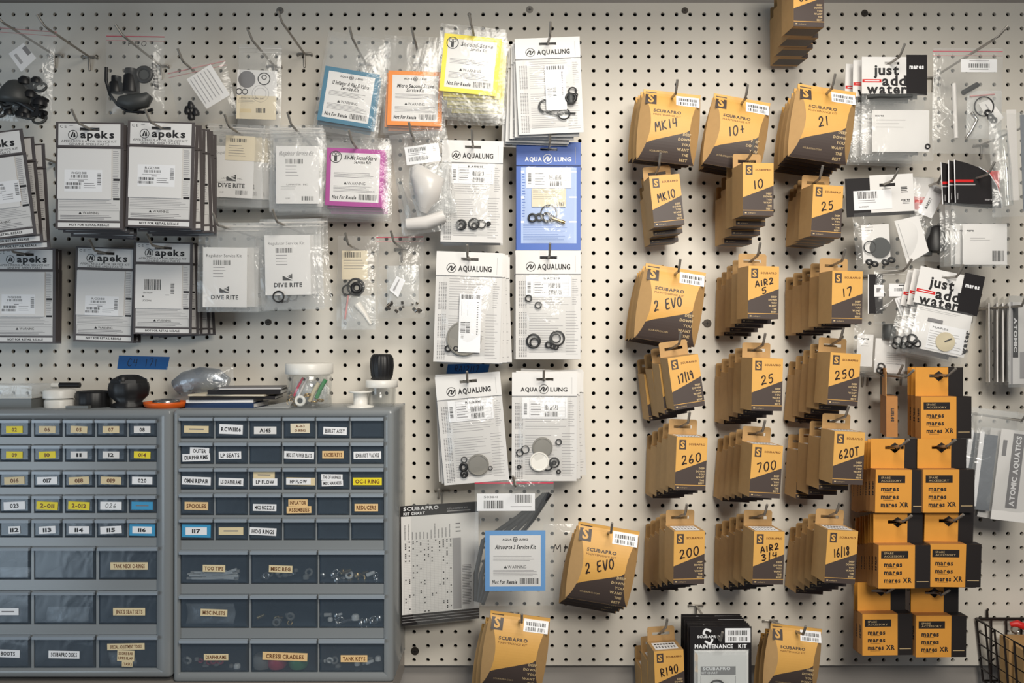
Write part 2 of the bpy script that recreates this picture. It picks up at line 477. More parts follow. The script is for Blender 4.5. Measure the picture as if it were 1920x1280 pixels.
# ------------------------------------------------------------------ pegboard wall
def pegboard():
    px, py = 25.9 / PPM, 26.3 / PPM
    x0 = (1113 - 960) / PPM - 56 * px; z0 = H - (632 - 640) / PPM + 24 * py
    nx, ny = 104, 48
    r = 0.0036; n = 10; th = 0.006
    V = []; Fc = []; sm = []
    # the board's own edges
    top = H + (640 - 5) / PPM; bot = H - (1247 - 640) / PPM
    for j in range(ny):
        zc = z0 - j * py
        zt = min(zc + py / 2, top) if j else top
        zb = zc - py / 2 if j < ny - 1 else bot
        if zc > top or zc < bot: continue
        if zc + py > top: zt = top
        if zc - py < bot: zb = bot
        for i in range(nx):
            xc = x0 + i * px
            b = len(V)
            for q in range(n):
                a = 2 * math.pi * (q + .5) / n
                c, s = math.cos(a), math.sin(a)
                V.append((xc + r * c, 0, zc + r * s))
            for q in range(n):
                a = 2 * math.pi * (q + .5) / n
                c, s = math.cos(a), math.sin(a)
                V.append((xc + r * c, th, zc + r * s))
            # outer corners: square outline points matched to the hole's points
            ob = len(V)
            cor = [(px / 2, zt - zc), (-px / 2, zt - zc), (-px / 2, zb - zc), (px / 2, zb - zc)]
            for c in cor: V.append((xc + c[0], 0, zc + c[1]))
            # n = 10 hole points: groups facing each side
            def near(k): return b + k % n
            Fc.append((ob + 3, ob + 0, near(1), near(0), near(9), near(8)))       # right side
            Fc.append((ob + 0, ob + 1, near(3), near(2), near(1)))                # top
            Fc.append((ob + 1, ob + 2, near(6), near(5), near(4), near(3)))       # left
            Fc.append((ob + 2, ob + 3, near(8), near(7), near(6)))                # bottom
            for q in range(n):
                Fc.append((b + q, b + (q + 1) % n, b + n + (q + 1) % n, b + n + q))
    nf = len(Fc)
    xa, xb = x0 - px / 2, x0 + (nx - .5) * px
    b = len(V)
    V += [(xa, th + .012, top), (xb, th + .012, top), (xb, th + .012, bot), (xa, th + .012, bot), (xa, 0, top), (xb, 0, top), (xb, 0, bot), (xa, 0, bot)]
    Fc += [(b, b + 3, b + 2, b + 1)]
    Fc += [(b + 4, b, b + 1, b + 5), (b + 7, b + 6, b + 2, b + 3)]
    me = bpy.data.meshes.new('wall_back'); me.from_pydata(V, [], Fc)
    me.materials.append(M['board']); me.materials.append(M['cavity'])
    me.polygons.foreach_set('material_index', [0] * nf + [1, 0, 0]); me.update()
    o = bpy.data.objects.new('wall_back', me); COL.objects.link(o); o['kind'] = 'structure'
    o['label'] = 'white perforated hardboard covering the wall'
    # plastered wall behind, seen above and below the board
    mb = MB(1.0)
    mb.box(-1.7, -H - 1.25, 1.7, -H + 0.85 + 0.1, -0.06, -0.0185, mat('grey_wall_paint', (158, 152, 146), 0.6, noise=.03, nscale=5))
    w = mb.build('wall_plaster'); w['kind'] = 'structure'; w['label'] = 'grey painted wall behind the perforated board'
pegboard()

# board screws
for i, (x, y, r, m, lb) in enumerate([
    (525, 20, 5.2, 'steel', 'silver screw head with washer in the board above the empty hook'),
    (993, 18, 5.2, 'steel', 'silver screw head in the board above the topmost grey ring kit'),
    (1284, 20, 4.6, 'screw', 'dark screw head in the bare board above the pillow cartons'),
    (1621, 25, 5, 'screw', 'dark screw head in the board close to the frame top carton'),
    (1326, 606, 6.2, 'screw', 'dark screw head beside the pillow cartons at mid height'),
    (778, 1220, 6, 'screw', 'dark plug in the board below the printed kit chart'),
    (503, 604, 4.5, 'screw', 'small dark screw head under the clear bags of service kits')]):
    t = thing('board_screw', lb, 'screw', P(x, y, 0), group=None)
    mb = MB(); mb.disc(0, 0, r + 1.4, -0.1, 0.7, m); mb.build('washer', t)
    mb = MB(); mb.disc(0, 0, r - .6, 0.7, 1.8, m)
    mb.rect(-r * .55, -.5, r * .55, .5, 1.85, 'ink'); mb.rect(-.5, -r * .55, .5, r * .55, 1.85, 'ink'); mb.build('head', t)

# worktop under the board
t = thing('worktop', 'pale laminate worktop carrying the two drawer cabinets', 'worktop', (0, 0, H - 0.562))
mb = MB(1.0); mb.box(-1.5, 0, -0.196, 0.035, 0.001, 0.3, 'bench'); mb.build('top', t)
mb = MB(1.0); mb.box(-1.5, 0.0002, -0.196, 0.036, 0.3005, 0.304, 'greyplastic'); mb.build('edge_strip', t)

# ------------------------------------------------------------------ kraft hang-tab cartons
BW, BH, BD = 49.5, 82.0, 46.0
def carton_mesh(txt, hrot=-13, code='price'):
    mb = MB()
    # origin: centre of the tab's slot, tab in the plane w=0, body in front of it
    x0, x1 = -BW / 2, BW / 2; y0 = 12; y1 = y0 + BH
    mb.box(x0, y0, x1, y1, 0.4, BD, 'kraftp')
    w = BD + .12
    mb.rect(x0, y0, x1, y1, w, 'kraft')
    w += .12
    mb.poly([(x0, y0 + 54), (x0, y1 - 8.5), (x1, y1 - 8.5), (x1, y0 + 35)], w, 'brown')
    mb.rect(x0, y1 - 7.6, x1, y1, w, 'brown')
    mb.rect(x0 + 3, y1 - 5, x0 + 6, y1 - 3, w + .1, 'krtext'); mb.text('scubapro', x0 + 8, y1 - 4, 2, 'krtext', w + .1, 12, 'L')
    mb.rect(x0 + 4.5, y0 + 4, x0 + 15.5, y0 + 19, w, 'brown')
    mb.text('S', x0 + 10, y0 + 11.5, 10, 'kraft', w + .1, 7, bold=1)
    mb.text('SCUBAPRO', x0 + 20, y0 + 10.5, 3, 'brtext', w, 26, 'L', bold=1)
    for i, s in enumerate(('DEEP', 'DOWN', 'YOU', 'WANT', 'THE', 'BEST')):
        yy = y0 + 47.5 + i * 4.7
        mb.text(s, x1 - 3, yy, 2.7, 'krtext', w + .1, al='R', bold=1)
    # the folded bottom edge dark, side glue seam line
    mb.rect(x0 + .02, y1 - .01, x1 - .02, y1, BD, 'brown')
    for i, tx in enumerate(txt):
        n = max(len(tx), 2)
        mb.hand(tx, (0 if len(txt) == 1 else 1) , y0 + (33 if len(txt) == 1 else 25.5 + 12.5 * i) + (0), 13 if len(txt) == 1 else 9, min(8.5, 26 / n), rot=hrot, th=1.9, w=w + .3)
    return mb
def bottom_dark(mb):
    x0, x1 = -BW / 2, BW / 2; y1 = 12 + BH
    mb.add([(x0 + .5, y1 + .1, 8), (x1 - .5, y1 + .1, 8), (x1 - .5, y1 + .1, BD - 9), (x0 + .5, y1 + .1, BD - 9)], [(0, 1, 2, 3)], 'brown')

def tab_mesh():
    mb = MB()
    w = 47 / 2
    # rounded top corners, euro slot
    mb.slot(-w, -12 + 3, w, 12.4, -15, -2.4, 15, 2.4, -0.35, 0.35, 'kraftp')
    mb.slab([(-w + 3.5, -12), (-w + 1, -11), (-w, -9), (w, -9), (w - 1, -11), (w - 3.5, -12)], -0.35, 0.35, 'kraftp')
    return mb
def sticker_top():
    mb = MB()
    # price sticker folded over the top face of the carton
    y = 11.85
    mb.add([(-20, y, 10), (19, y, 10), (19, y, 40), (-20, y, 40)], [(0, 1, 2, 3)], 'label')
    for i in range(7):
        a = -17 + i * 5
        mb.add([(a, y - .1, 15), (a + 3.5, y - .1, 15), (a + 3.5, y - .1, 20), (a, y - .1, 20)], [(0, 1, 2, 3)], 'ink')
        mb.add([(a, y - .1, 26), (a + 2.5, y - .1, 26), (a + 2.5, y - .1, 34), (a, y - .1, 34)], [(0, 1, 2, 3)], 'inkg')
    return mb
TABM = None
def carton_stack(txt, tl, bl, back, n, place, seen, tilt=0, yaw=6, d=0.215, sticker=True, L=None, hrot=-13):
    """tl: pixel of the front face's upper left corner; back: pixel of the rearmost carton's lower left corner"""
    global TABM
    rot = Euler((0, R(tilt), R(yaw))).to_matrix()
    loc = P(tl[0], tl[1], d) - rot @ Vector((-BW / 2, -BD, -12)) * 0.001
    root = thing('hang_tab_carton', 'front kraft carton %s, %s' % (seen, place), 'carton', loc, tilt, yaw, group='kraft hang-tab cartons')
    mb = carton_mesh(txt, hrot); bottom_dark(mb); mb.build('carton_body', root)
    if TABM is None:
        TABM = tab_mesh().build('hang_tab', root)
    else:
        o = bpy.data.objects.new('hang_tab', TABM.data); COL.objects.link(o); o.parent = root
    if sticker: sticker_top().build('price_sticker', root, 'white barcode sticker on top')
    df = -loc.y
    step = (df - 0.006) / max(n - 1, 1)
    step = min(step, BD * .001 + .002)
    db = df - step * (n - 1)
    # rearmost carton: lower left back corner
    fb = loc + rot @ Vector((-BW / 2, 0, -(12 + BH))) * .001
    tgt = P(back[0], back[1], db)
    sh = (tgt.x - fb.x, tgt.z - fb.z)
    stack(root, n, step, 'kraft carton', place, sh, 1.0)
    ext = -loc.y / max(step * (n - 1), .001)
    hook(loc + Vector((0, 0, .0018)), L or (df + 0.034), 'the cartons, ' + place, (sh[0] * .9, sh[1] * .9), bend=0.0)

G = 'carton grid %s row %s column'
CS = [
 (['MK10'], (1217, 331), None, (1209, 463), 3, G % ('first', 'first'), 'with a handwritten code', -6, 3, .175, False),
 (['10'], (1393, 304.6), None, (1340, 463), 4, G % ('first', 'middle'), 'with a handwritten number', 0, 6, .22, False),
 (['25'], (1525, 345), None, (1474, 463), 4, G % ('first', 'third'), 'with a handwritten number', 3, 5, .2, False),
 (['AIR2', '5'], (1403.5, 498), None, (1341, 629), 5, G % ('second', 'middle'), 'with two handwritten lines', 1, 6, .22, False),
 (['17'], (1560.6, 507), None, (1470, 629), 5, G % ('second', 'third'), 'with a handwritten number', 1, 5, .22, False),
 (['17/19'], (1251.5, 671.7), None, (1208, 784), 4, G % ('third', 'first'), 'marked with two slashed numbers', -8, 5, .21, False),
 (['25'], (1411, 670.6), None, (1338, 790), 5, G % ('third', 'middle'), 'with a handwritten number', 1.5, 6, .22, False),
 (['250'], (1557.5, 660), None, (1470, 786), 5, G % ('third', 'third'), 'with a handwritten number', 4, 5, .21, False),
 (['260'], (1269, 819), None, (1208, 924), 5, G % ('fourth', 'first'), 'with a handwritten number', 2.5, 7, .225, True),
 (['700'], (1411, 832.5), None, (1338, 929), 5, G % ('fourth', 'middle'), 'with a handwritten number', 4, 6, .225, True),
 (['620T'], (1565, 808), None, (1470, 925), 4, G % ('fourth', 'third'), 'with a handwritten number', 3, 5, .22, True),
 (['200'], (1264, 996), None, (1207, 1090), 5, G % ('fifth', 'first'), 'with a handwritten number', 1, 7, .225, True),
 (['AIR2', '3/4'], (1414, 996), None, (1337, 1090), 5, G % ('fifth', 'middle'), 'with two handwritten lines', 2, 6, .225, True),
 (['16/18'], (1552, 993), None, (1472, 1096), 5, G % ('fifth', 'third'), 'marked with two slashed numbers', 4, 5, .22, True),
 (['R190'], (1226, 1221), None, (1193, 1318), 3, 'bottom edge beside black blister kits', 'with a handwritten code', -2, 5, .15, True),
 (['C300'], (1488, -49), None, (1443, 124), 4, 'cut off by the top frame edge', 'with a handwritten code', 0, 5, .21, True),
]
for a in CS:
    carton_stack(*a[:4], a[4], a[5], a[6], a[7], a[8], a[9], a[10])

# ------------------------------------------------------------------ kraft pillow cartons
def pillow(txt, k, hrot, n_hand):
    Wd, Hh, T, c = 108.0, 133.0, 17.0, 15.5
    top = -12
    def g(v):
        t = (v - top - 8) / (Hh - 8)
        return math.sin(math.pi * min(max(t, 0), 1)) ** 0.8
    hw = lambda v: Wd / 2 - c * g(v) - (1.5 * g(v))
    wf = lambda v: 1 + T * g(v)
    mb = MB(k)
    rows = 26
    vs = [top + Hh * i / rows for i in range(rows + 1)]
    def ub(v):   # edge of the dark field
        f = (v - (top + Hh * .52)) / (Hh * .27)
        return 54 - 108 * f
    cl = lambda v: max(-hw(v), min(hw(v), ub(v)))
    for a, b in zip(vs, vs[1:]):
        for lo, hi, m in ((lambda v: -hw(v), cl, 'kraft'), (cl, hw, 'brown')):
            if hi(a) - lo(a) < .01 and hi(b) - lo(b) < .01: continue
            for z, fl in ((1, 0),):
                mb.add([(lo(a), a, wf(a)), (lo(b), b, wf(b)), (hi(b), b, wf(b)), (hi(a), a, wf(a))], [(0, 1, 2, 3)], m, True)
        mb.add([(-hw(a), a, -wf(a)), (-hw(b), b, -wf(b)), (hw(b), b, -wf(b)), (hw(a), a, -wf(a))], [(3, 2, 1, 0)], 'kraftp', True)
        for sg in (-1, 1):
            e = lambda v: sg * (Wd / 2 + 4 * g(v))
            mb.add([(sg * hw(a), a, wf(a)), (sg * hw(b), b, wf(b)), (e(b), b, 0), (e(a), a, 0)], [(0, 1, 2, 3)], 'kraftp', True)
            mb.add([(sg * hw(a), a, -wf(a)), (sg * hw(b), b, -wf(b)), (e(b), b, 0), (e(a), a, 0)], [(3, 2, 1, 0)], 'kraftp', True)
    mb.rect(-Wd / 2, top + Hh - .1, Wd / 2, top + Hh, 1.2, 'kraftp')
    mb.warp = lambda u, v, w: (u, v, w + wf(v) + .15)
    mb.rect(-50, -8, -29, 17, .1, 'brown'); mb.text('S', -39.5, 4.5, 17, 'kraft', .3, 11, bold=1)
    mb.text('SCUBAPRO', -8, 29, 5.5, 'brown', .15, 52, bold=1); mb.text('MAINTENANCE KIT', -8, 36.5, 3.4, 'brtext', .15, 52)
    for i, s in enumerate(('DEEP', 'DOWN', 'YOU', 'WANT', 'THE', 'BEST')):
        mb.text(s, 40, 69 + i * 9, 4.6, 'krtext', .2, al='R', bold=1)
    mb.text('SCUBAPRO.COM', -16, 103, 3, 'krtext', .2, 34)
    if txt: mb.hand(txt, -8 if len(txt) > 3 else -5, 54, 17, 7.6 if len(txt) > 4 else 9.5, rot=hrot, th=2.3, w=.4)
    return mb
def pillow_stack(txt, tl, n, place, seen, tilt, wpx, back, d=.15, yaw=2):
    k = K(d) * wpx / 108.0
    rot = Euler((0, R(tilt), R(yaw))).to_matrix()
    loc = P(tl[0], tl[1], d) - rot @ Vector((-54 * k, 0, 12 * k))
    root = thing('pillow_carton', 'front kraft pillow carton %s, %s' % (seen, place), 'carton', loc, tilt, yaw, group='kraft pillow cartons')
    pillow(txt, k, -20, max(len(txt), 3)).build('carton_shell', root)
    mb = MB(k)
    mb.warp = lambda u, v, w: (u, v, w + 17.0 * math.sin(math.pi * min(max((v + 4) / 125, 0), 1)) ** 0.8)
    for q in range(6): mb.box(8, -6 + q * 20 / 6, 52, -6 + (q + 1) * 20 / 6, 1.2, 1.5, 'label')
    for q in range(3):
        mb.bars(12, -2 + q * 2, 47, q * 2, w=1.9, seed=3); mb.bars(12, 6 + q * 2, 30, 8 + q * 2, w=1.9, seed=4); mb.bars(34, 6 + q * 2, 47, 8 + q * 2, w=1.9, seed=5)
    mb.rows(12, -4.5, 34, -3, 1, w=1.9)
    mb.build('price_sticker', root, 'white barcode sticker')
    fl = loc + rot @ Vector((-54 * k, 0, -121 * k))
    step = min((d - .018) / max(n - 1, 1), .034)
    tgt = P(back[0], back[1], d - step * (n - 1))
    sh = (tgt.x - fl.x, tgt.z - fl.z)
    stack(root, n, step, 'kraft pillow carton', place, sh, 1)
    hook(loc + Vector((0, 0, .001)), d + .035, 'the pillow cartons, ' + place, (sh[0] * .8, sh[1] * .8))
PS = [
 ('MK14', (1207, 167), 4, 'top pillow row over grid column one', 'with handwritten code', 6, 108, (1178, 306)),
 ('10+', (1339, 175), 4, 'top pillow row over grid column two', 'with handwritten number', 9.5, 108, (1310, 322)),
 ('21', (1496, 157), 6, 'top pillow row over grid column three', 'with handwritten number', 8, 112, (1450, 322), .19),
 ('2 EVO', (1211, 493), 5, 'hanging below first grid row', 'with handwritten code', 9, 115, (1175, 640)),
 ('2 EVO', (1085, 977), 4, 'beside light blue framed kit', 'with handwritten code', 10, 117, (1050, 1132)),
 ('', (920, 1144), 3, 'under light blue framed kit', 'without handwriting', 8, 113, (885, 1300)),
 ('', (1445, 1168), 3, 'at bottom edge past black blister kits', 'without handwriting', 7, 98, (1413, 1300)),
]
for a in PS: pillow_stack(*a)

# ------------------------------------------------------------------ orange and black tab cartons
def mares_mesh(dp, split=.70):
    mb = MB()
    w = 84.0; h = 68.0; y0 = 33; x0 = -w * .47; x1 = x0 + w; xs = x0 + w * split
    mb.box(x0, y0, x1, y0 + h, 0, dp, 'mshaded')
    f = dp + .1
    mb.rect(x0, y0, xs, y0 + h, f, 'mkraft'); mb.rect(xs, y0, x1, y0 + h, f, 'mblack')
    mb.add([(xs, y0 - .1, 0), (x1, y0 - .1, 0), (x1, y0 - .1, dp), (xs, y0 - .1, dp)], [(3, 2, 1, 0)], 'mblack')
    mb.add([(x1 + .1, y0, 0), (x1 + .1, y0, dp), (x1 + .1, y0 + h, dp), (x1 + .1, y0 + h, 0)], [(3, 2, 1, 0)], 'mblack')
    f += .12
    mb.rect(x0 + 4, y0 + 9, x0 + 48, y0 + 21, f, 'mblack')
    mb.text('SPARE', x0 + 9, y0 + 12.7, 3.2, 'krtext', f + .1, 15, 'L'); mb.text('ACCESSORY', x0 + 9, y0 + 17.3, 3.2, 'krtext', f + .1, 33, 'L')
    for i, s in enumerate(('mares', 'mares', 'mares XR')):
        mb.text(s, x0 + 9, y0 + 30 + i * 12.5, 7.6, 'ink', f, 29 if i < 2 else 45, 'L', bold=1)
        mb.rect(x0 + 13, y0 + 35.3 + i * 12.5, x0 + 30, y0 + 35.8 + i * 12.5, f, 'ink')
    mb.rect(x0 + 7.5, y0 + 43, x0 + 8, y0 + 43.1, f, 'ink')
    mb.rect(xs + 3, y0 + h - 11, x1 - 3, y0 + h - 10, f, 'krtext')
    # lettering on the narrow left side
    yy = y0 + 14
    mb2v = []
    vs, fs, tw = layout('mares', 1)
    sc = 22 / tw
    mb.add([(x0 - .15, y0 + 20 + a * sc, dp / 2 - b * sc * 1.2 + 3) for a, b in vs], [q[::-1] for q in fs], 'ink')
    return mb
def mares_tab():
    mb = MB()
    w = 84.0; x0 = -w * .47; xs = x0 + w * .66; x1 = x0 + w * .96
    mb.slot(x0, -14, xs, 33, -16, -2.6, 15, 2.6, -.5, .5, 'mkraft')
    mb.box(xs, -14, x1, 33, -.5, .5, 'mblack')
    for s in (-1, 1):     # the lower half of the butterfly slot
        mb.poly([(-8, 2.6), (0, 9), (8, 2.6)], .55, 'mblack')
    mb.poly([(-8, -2.6), (8, -2.6), (0, -8)], .55, 'mblack')
    return mb
MAR = None
def mares_stack(face_tl, wpx, n, place, tilt=0, back=None, yaw=3, d=.2, single=False, seen=None, dp=17.5):
    global MAR
    rot = Euler((0, R(tilt), R(yaw))).to_matrix()
    loc = P(face_tl[0], face_tl[1], d) - rot @ Vector((-84 * .47, -dp, -33)) * .001
    root = thing('two_tone_carton', 'front orange and black tab carton, ' + place if not seen else seen, 'carton', loc, tilt, yaw, group='orange and black tab cartons')
    if MAR is None:
        MAR = (mares_mesh(dp).build('carton_body', root), mares_tab().build('hang_tab', root))
    else:
        for nm, src in zip(('carton_body', 'hang_tab'), MAR):
            o = bpy.data.objects.new(nm, src.data); COL.objects.link(o); o.parent = root
    df = -loc.y
    sh = (0, 0)
    if n > 1:
        step = min((df - .008) / (n - 1), .0225)
        fb = loc + rot @ Vector((-84 * .47, 0, -101)) * .001
        tgt = P(back[0], back[1], df - step * (n - 1))
        sh = (tgt.x - fb.x, tgt.z - fb.z)
        stack(root, n, step, 'orange and black tab carton', place, sh, 1)
    hook(loc + rot @ Vector((0, 0, 0.0015)), df + .03 + (0.05 if yaw > 30 else 0), 'orange and black cartons, ' + place, (sh[0] * .9, sh[1] * .9), rise=.012, bend=.7)
mares_stack((1727, 743.5), 99, 3, 'upper short stack', 0, (1700, 815), 3, .17)
mares_stack((1642, 880), 99, 8, 'second row stack beside the kraft grid', 1, (1594, 955), 3, .2)
mares_stack((1731, 880), 99, 7, 'second row stack away from kraft grid', 0.5, (1700, 955), 3, .2)
mares_stack((1647.5, 1022), 100, 8, 'third row stack beside the kraft grid', 0.5, (1601, 1090), 3, .205)
mares_stack((1744, 1019), 100, 7, 'third row stack away from kraft grid', 1.5, (1705, 1092), 3, .2)
mares_stack((1617, 1151), 100, 4, 'fourth row stack beside the kraft grid', 0, (1600, 1215), 2, .15)
mares_stack((1718, 1154), 100, 3, 'fourth row stack away from kraft grid', 0.5, (1705, 1222), 2, .15)
mares_stack((1683, 743), 99, 1, 'turned edgewise', 1, None, 72, .13, seen='orange and black tab carton turned edgewise above its stacked mates')

# floor, and an unseen block added over the board to shade its top edge
mb = MB(1.0); mb.box(-2.4, -3.4, 2.4, 0.02, 0, 0.05, mat('concrete_floor', (128, 122, 116), 0.6, noise=.06, nscale=8))
cu = MB(1.0); cu.box(-2.0, -H - 1.1, 2.0, -H - 0.66, -0.0, 0.42, 'cabdark')
cb = cu.build('shade_block_1'); cb['kind'] = 'structure'; cb['label'] = 'unseen block added above the board to shade its top'
fl = mb.build('floor'); fl.rotation_euler = (R(90), 0, 0); fl['kind'] = 'structure'

# ------------------------------------------------------------------ charcoal bordered service kit cards
def apeks_parts(root, k, insert, ghost=False):
    mb = MB(k)
    mb.box(-63, 30, 63, 187, -1.2, -.2, 'apgrey')
    mb.rect(-58, 36, 57, 171, -.1, 'sheet')
    mb.rows(-56, 132, 55, 150, 6, 'inkl', 0, .3)
    mb.rows(-57, 40, -54, 128, 22, 'inkl', 0, .4); mb.rows(43, 40, 55, 128, 24, 'inkl', 0, .4)
    for v in (92, 128): mb.rect(44, v, 56, v + 4, .05, 'ink')
    mb.rect(-57, 152, 56, 152.5, 0, 'inkg'); mb.rect(-57, 170, 56, 170.5, 0, 'inkg')
    mb.rect(-57, 152, -56.5, 170, 0, 'inkg'); mb.rect(55.5, 152, 56, 170, 0, 'inkg')
    mb.text('WARNING', 3, 156.5, 5, 'ink', .05, 30); mb.poly([(-17, 154), (-20, 159), (-14, 159)], .05, 'ink')
    mb.rows(-54, 161, 53, 170, 3, 'inkg', .05, .3)
    mb.rect(-58, 175, 57, 183.5, -.1, 'paper'); mb.text('NOT FOR RETAIL RESALE', 0, 179, 4.2, 'ink', 0, 74, bold=1)
    mb.build('backing_card', root)
    mb = MB(k)
    mb.slot(-63, -13, 63, 34, -18, -2.6, 18, 2.6, .2, 1.4, 'apgrey')
    mb.slot(-58, -10, 57, 30.5, -18.2, -2.8, 18.2, 2.8, 1.4, 1.55, 'paper')
    mb.text('C E', -49, -4.5, 5.5, 'ink', 1.65, 12)
    mb.rect(-38, -7, -31, -6, 1.65, 'inkg')
    mb.ring2(-31, 11, 9, 1.3, 1.65, 'ink'); mb.poly([(-36, 15.5), (-32, 5.5), (-29.5, 5.5), (-32.5, 15.5)][::-1], 1.65, 'ink'); mb.poly([(-30, 9), (-27, 6.5), (-26, 15.5), (-30.5, 15.5)][::-1], 1.65, 'ink')
    mb.text('apeks', 14, 9.5, 14, 'ink', 1.65, 63, bold=1)
    mb.text('APEKS REGULATOR SERVICE KIT', -1, 22.6, 4.4, 'ink', 1.65, 103); mb.text('GENUINE APEKS PARTS', -1, 28, 4.2, 'ink', 1.65, 74)
    mb.build('header_card', root)
    mb = MB(k)
    mb.box(-59, 37, 41, 131, .3, 1.4, 'paper')
    insert(mb)
    mb.build('paper_insert', root, 'white square paper with barcodes')
def ins_a(mb, dv=0, du=0):
    w = 1.55
    mb.rect(-46 + du, 76 + dv, 24 + du, 117 + dv, w - .05, 'label')
    mb.text('RG128111', -19 + du, 82 + dv, 4.5, 'ink', w, 27); mb.bars(-34 + du, 86 + dv, -3 + du, 91 + dv, w=w, seed=5)
    mb.rect(-38 + du, 94 + dv, -2 + du, 94.6 + dv, w, 'inkg'); mb.rect(-20 + du, 96.5 + dv, -10 + du, 98 + dv, w, 'inkg')
    mb.bars(-43 + du, 100 + dv, -15 + du, 105 + dv, w=w, seed=8); mb.bars(-45 + du, 107 + dv, -16 + du, 112 + dv, w=w, seed=9)
    mb.rows(-10 + du, 101 + dv, 14 + du, 113 + dv, 3, 'inkg', w, .25); mb.bars(15 + du, 82 + dv, 22 + du, 104 + dv, w=w, seed=4, vert=True)
def ins_b(mb):
    w = 1.55
    mb.bars(-40, 68, -4, 91, w=w, seed=15)
    mb.text('LB 0320P', -32, 97, 4, 'ink', w, 20); mb.rect(-44, 104, -40, 106, w, 'ink'); mb.text('UCCSM46', -34, 114, 4, 'ink', w, 20)
    mb.bars(17, 76, 25, 100, w=w, seed=6, vert=True); mb.rect(5, 101, 14, 102, w, 'inkg')
AP = [
 # slot px, py, depth, tilt, count, label place, insert, scale width px, behind tilts, behind shift px
 ((-19, 262), .175, -7.5, 3, 'cut by frame edge in upper card row', lambda m: ins_a(m, 5, 20), 126, [-5, -3], (.024, -.016)),
 ((169, 242.5), .19, 0.6, 7, 'upper card row second stack', ins_a, 126, [1, 0, 2, -1, 1, 3], (.001, -.008)),
 ((303, 241), .185, 1.6, 7, 'upper card row beside dive service bags', lambda m: ins_a(m, -7, 4), 125, [2, -1.0, 1, -1.5, -2, 0], (.014, -.006)),
 ((48, 477), .06, 0.3, 3, 'lower card row beside frame edge', lambda m: ins_a(m, 8, -3), 112, [0, .5], (0, 0)),
 ((199, 475), .05, 1.8, 3, 'lower card row middle stack', lambda m: ins_a(m, 14, 6), 112, [2, 1.4], (.003, 0)),
 ((307, 465), .075, 1.0, 5, 'lower card row over the long blue tape', ins_b, 109, [-1, 0, -2.5, -3], (.017, -.004)),
]
for i, (px, d, tl, n, pl, ins, wpx, tlt, sh) in enumerate(AP):
    k = K(d) * wpx / 126.0
    t = thing('service_kit_card', 'front charcoal bordered white service kit card, ' + pl, 'kit card', P(px[0], px[1], d), tl, 1, group='charcoal bordered kit cards')
    apeks_parts(t, k, ins)
    st = min((d - .012) / n, .0095)
    stack(t, n, st, 'charcoal bordered kit card', pl, sh, 1, tlt)
    hook(t.location + Vector((0, 0, .0005)), d + .035, 'charcoal bordered cards, ' + pl, (sh[0] * .5, 0), bend=-.4)

# ------------------------------------------------------------------ tall white diving kit cards with a pouch
def logo_ring(mb, u, v, r, w, m='ink'):
    mb.ring2(u, v, r, 1.1, w, m)
    s = r / 9
    mb.ribbon([(u - 6.5 * s, v + 3.5 * s), (u - 2 * s, v - 3 * s), (u + 1 * s, v - 2 * s), (u - 1 * s, v + 3 * s), (u + 2 * s, v + 3.2 * s), (u + 6.5 * s, v - 3.5 * s)], 2.4 * s, w, m)
def aq_sheet(mb, rnd, w, ink='inkl', ink2='inkg'):
    for v0, v1 in ((44, 94), (102, 146), (150, 186)):
        for c in range(4): mb.rows(-55 + c * 4, v0, -52.4 + c * 4, v1, int((v1 - v0) / 2.6), ink2, w, .5, rnd, .8)
    mb.rows(-36, 36, 40, 96, 13, ink, w, .25, rnd, .55); mb.rows(-36, 104, 30, 180, 17, ink, w, .25, rnd, .5)
    mb.rows(44, 40, 56, 90, 12, ink, w, .3, rnd, .5); mb.rows(32, 100, 56, 184, 16, ink, w, .22, rnd, .7)
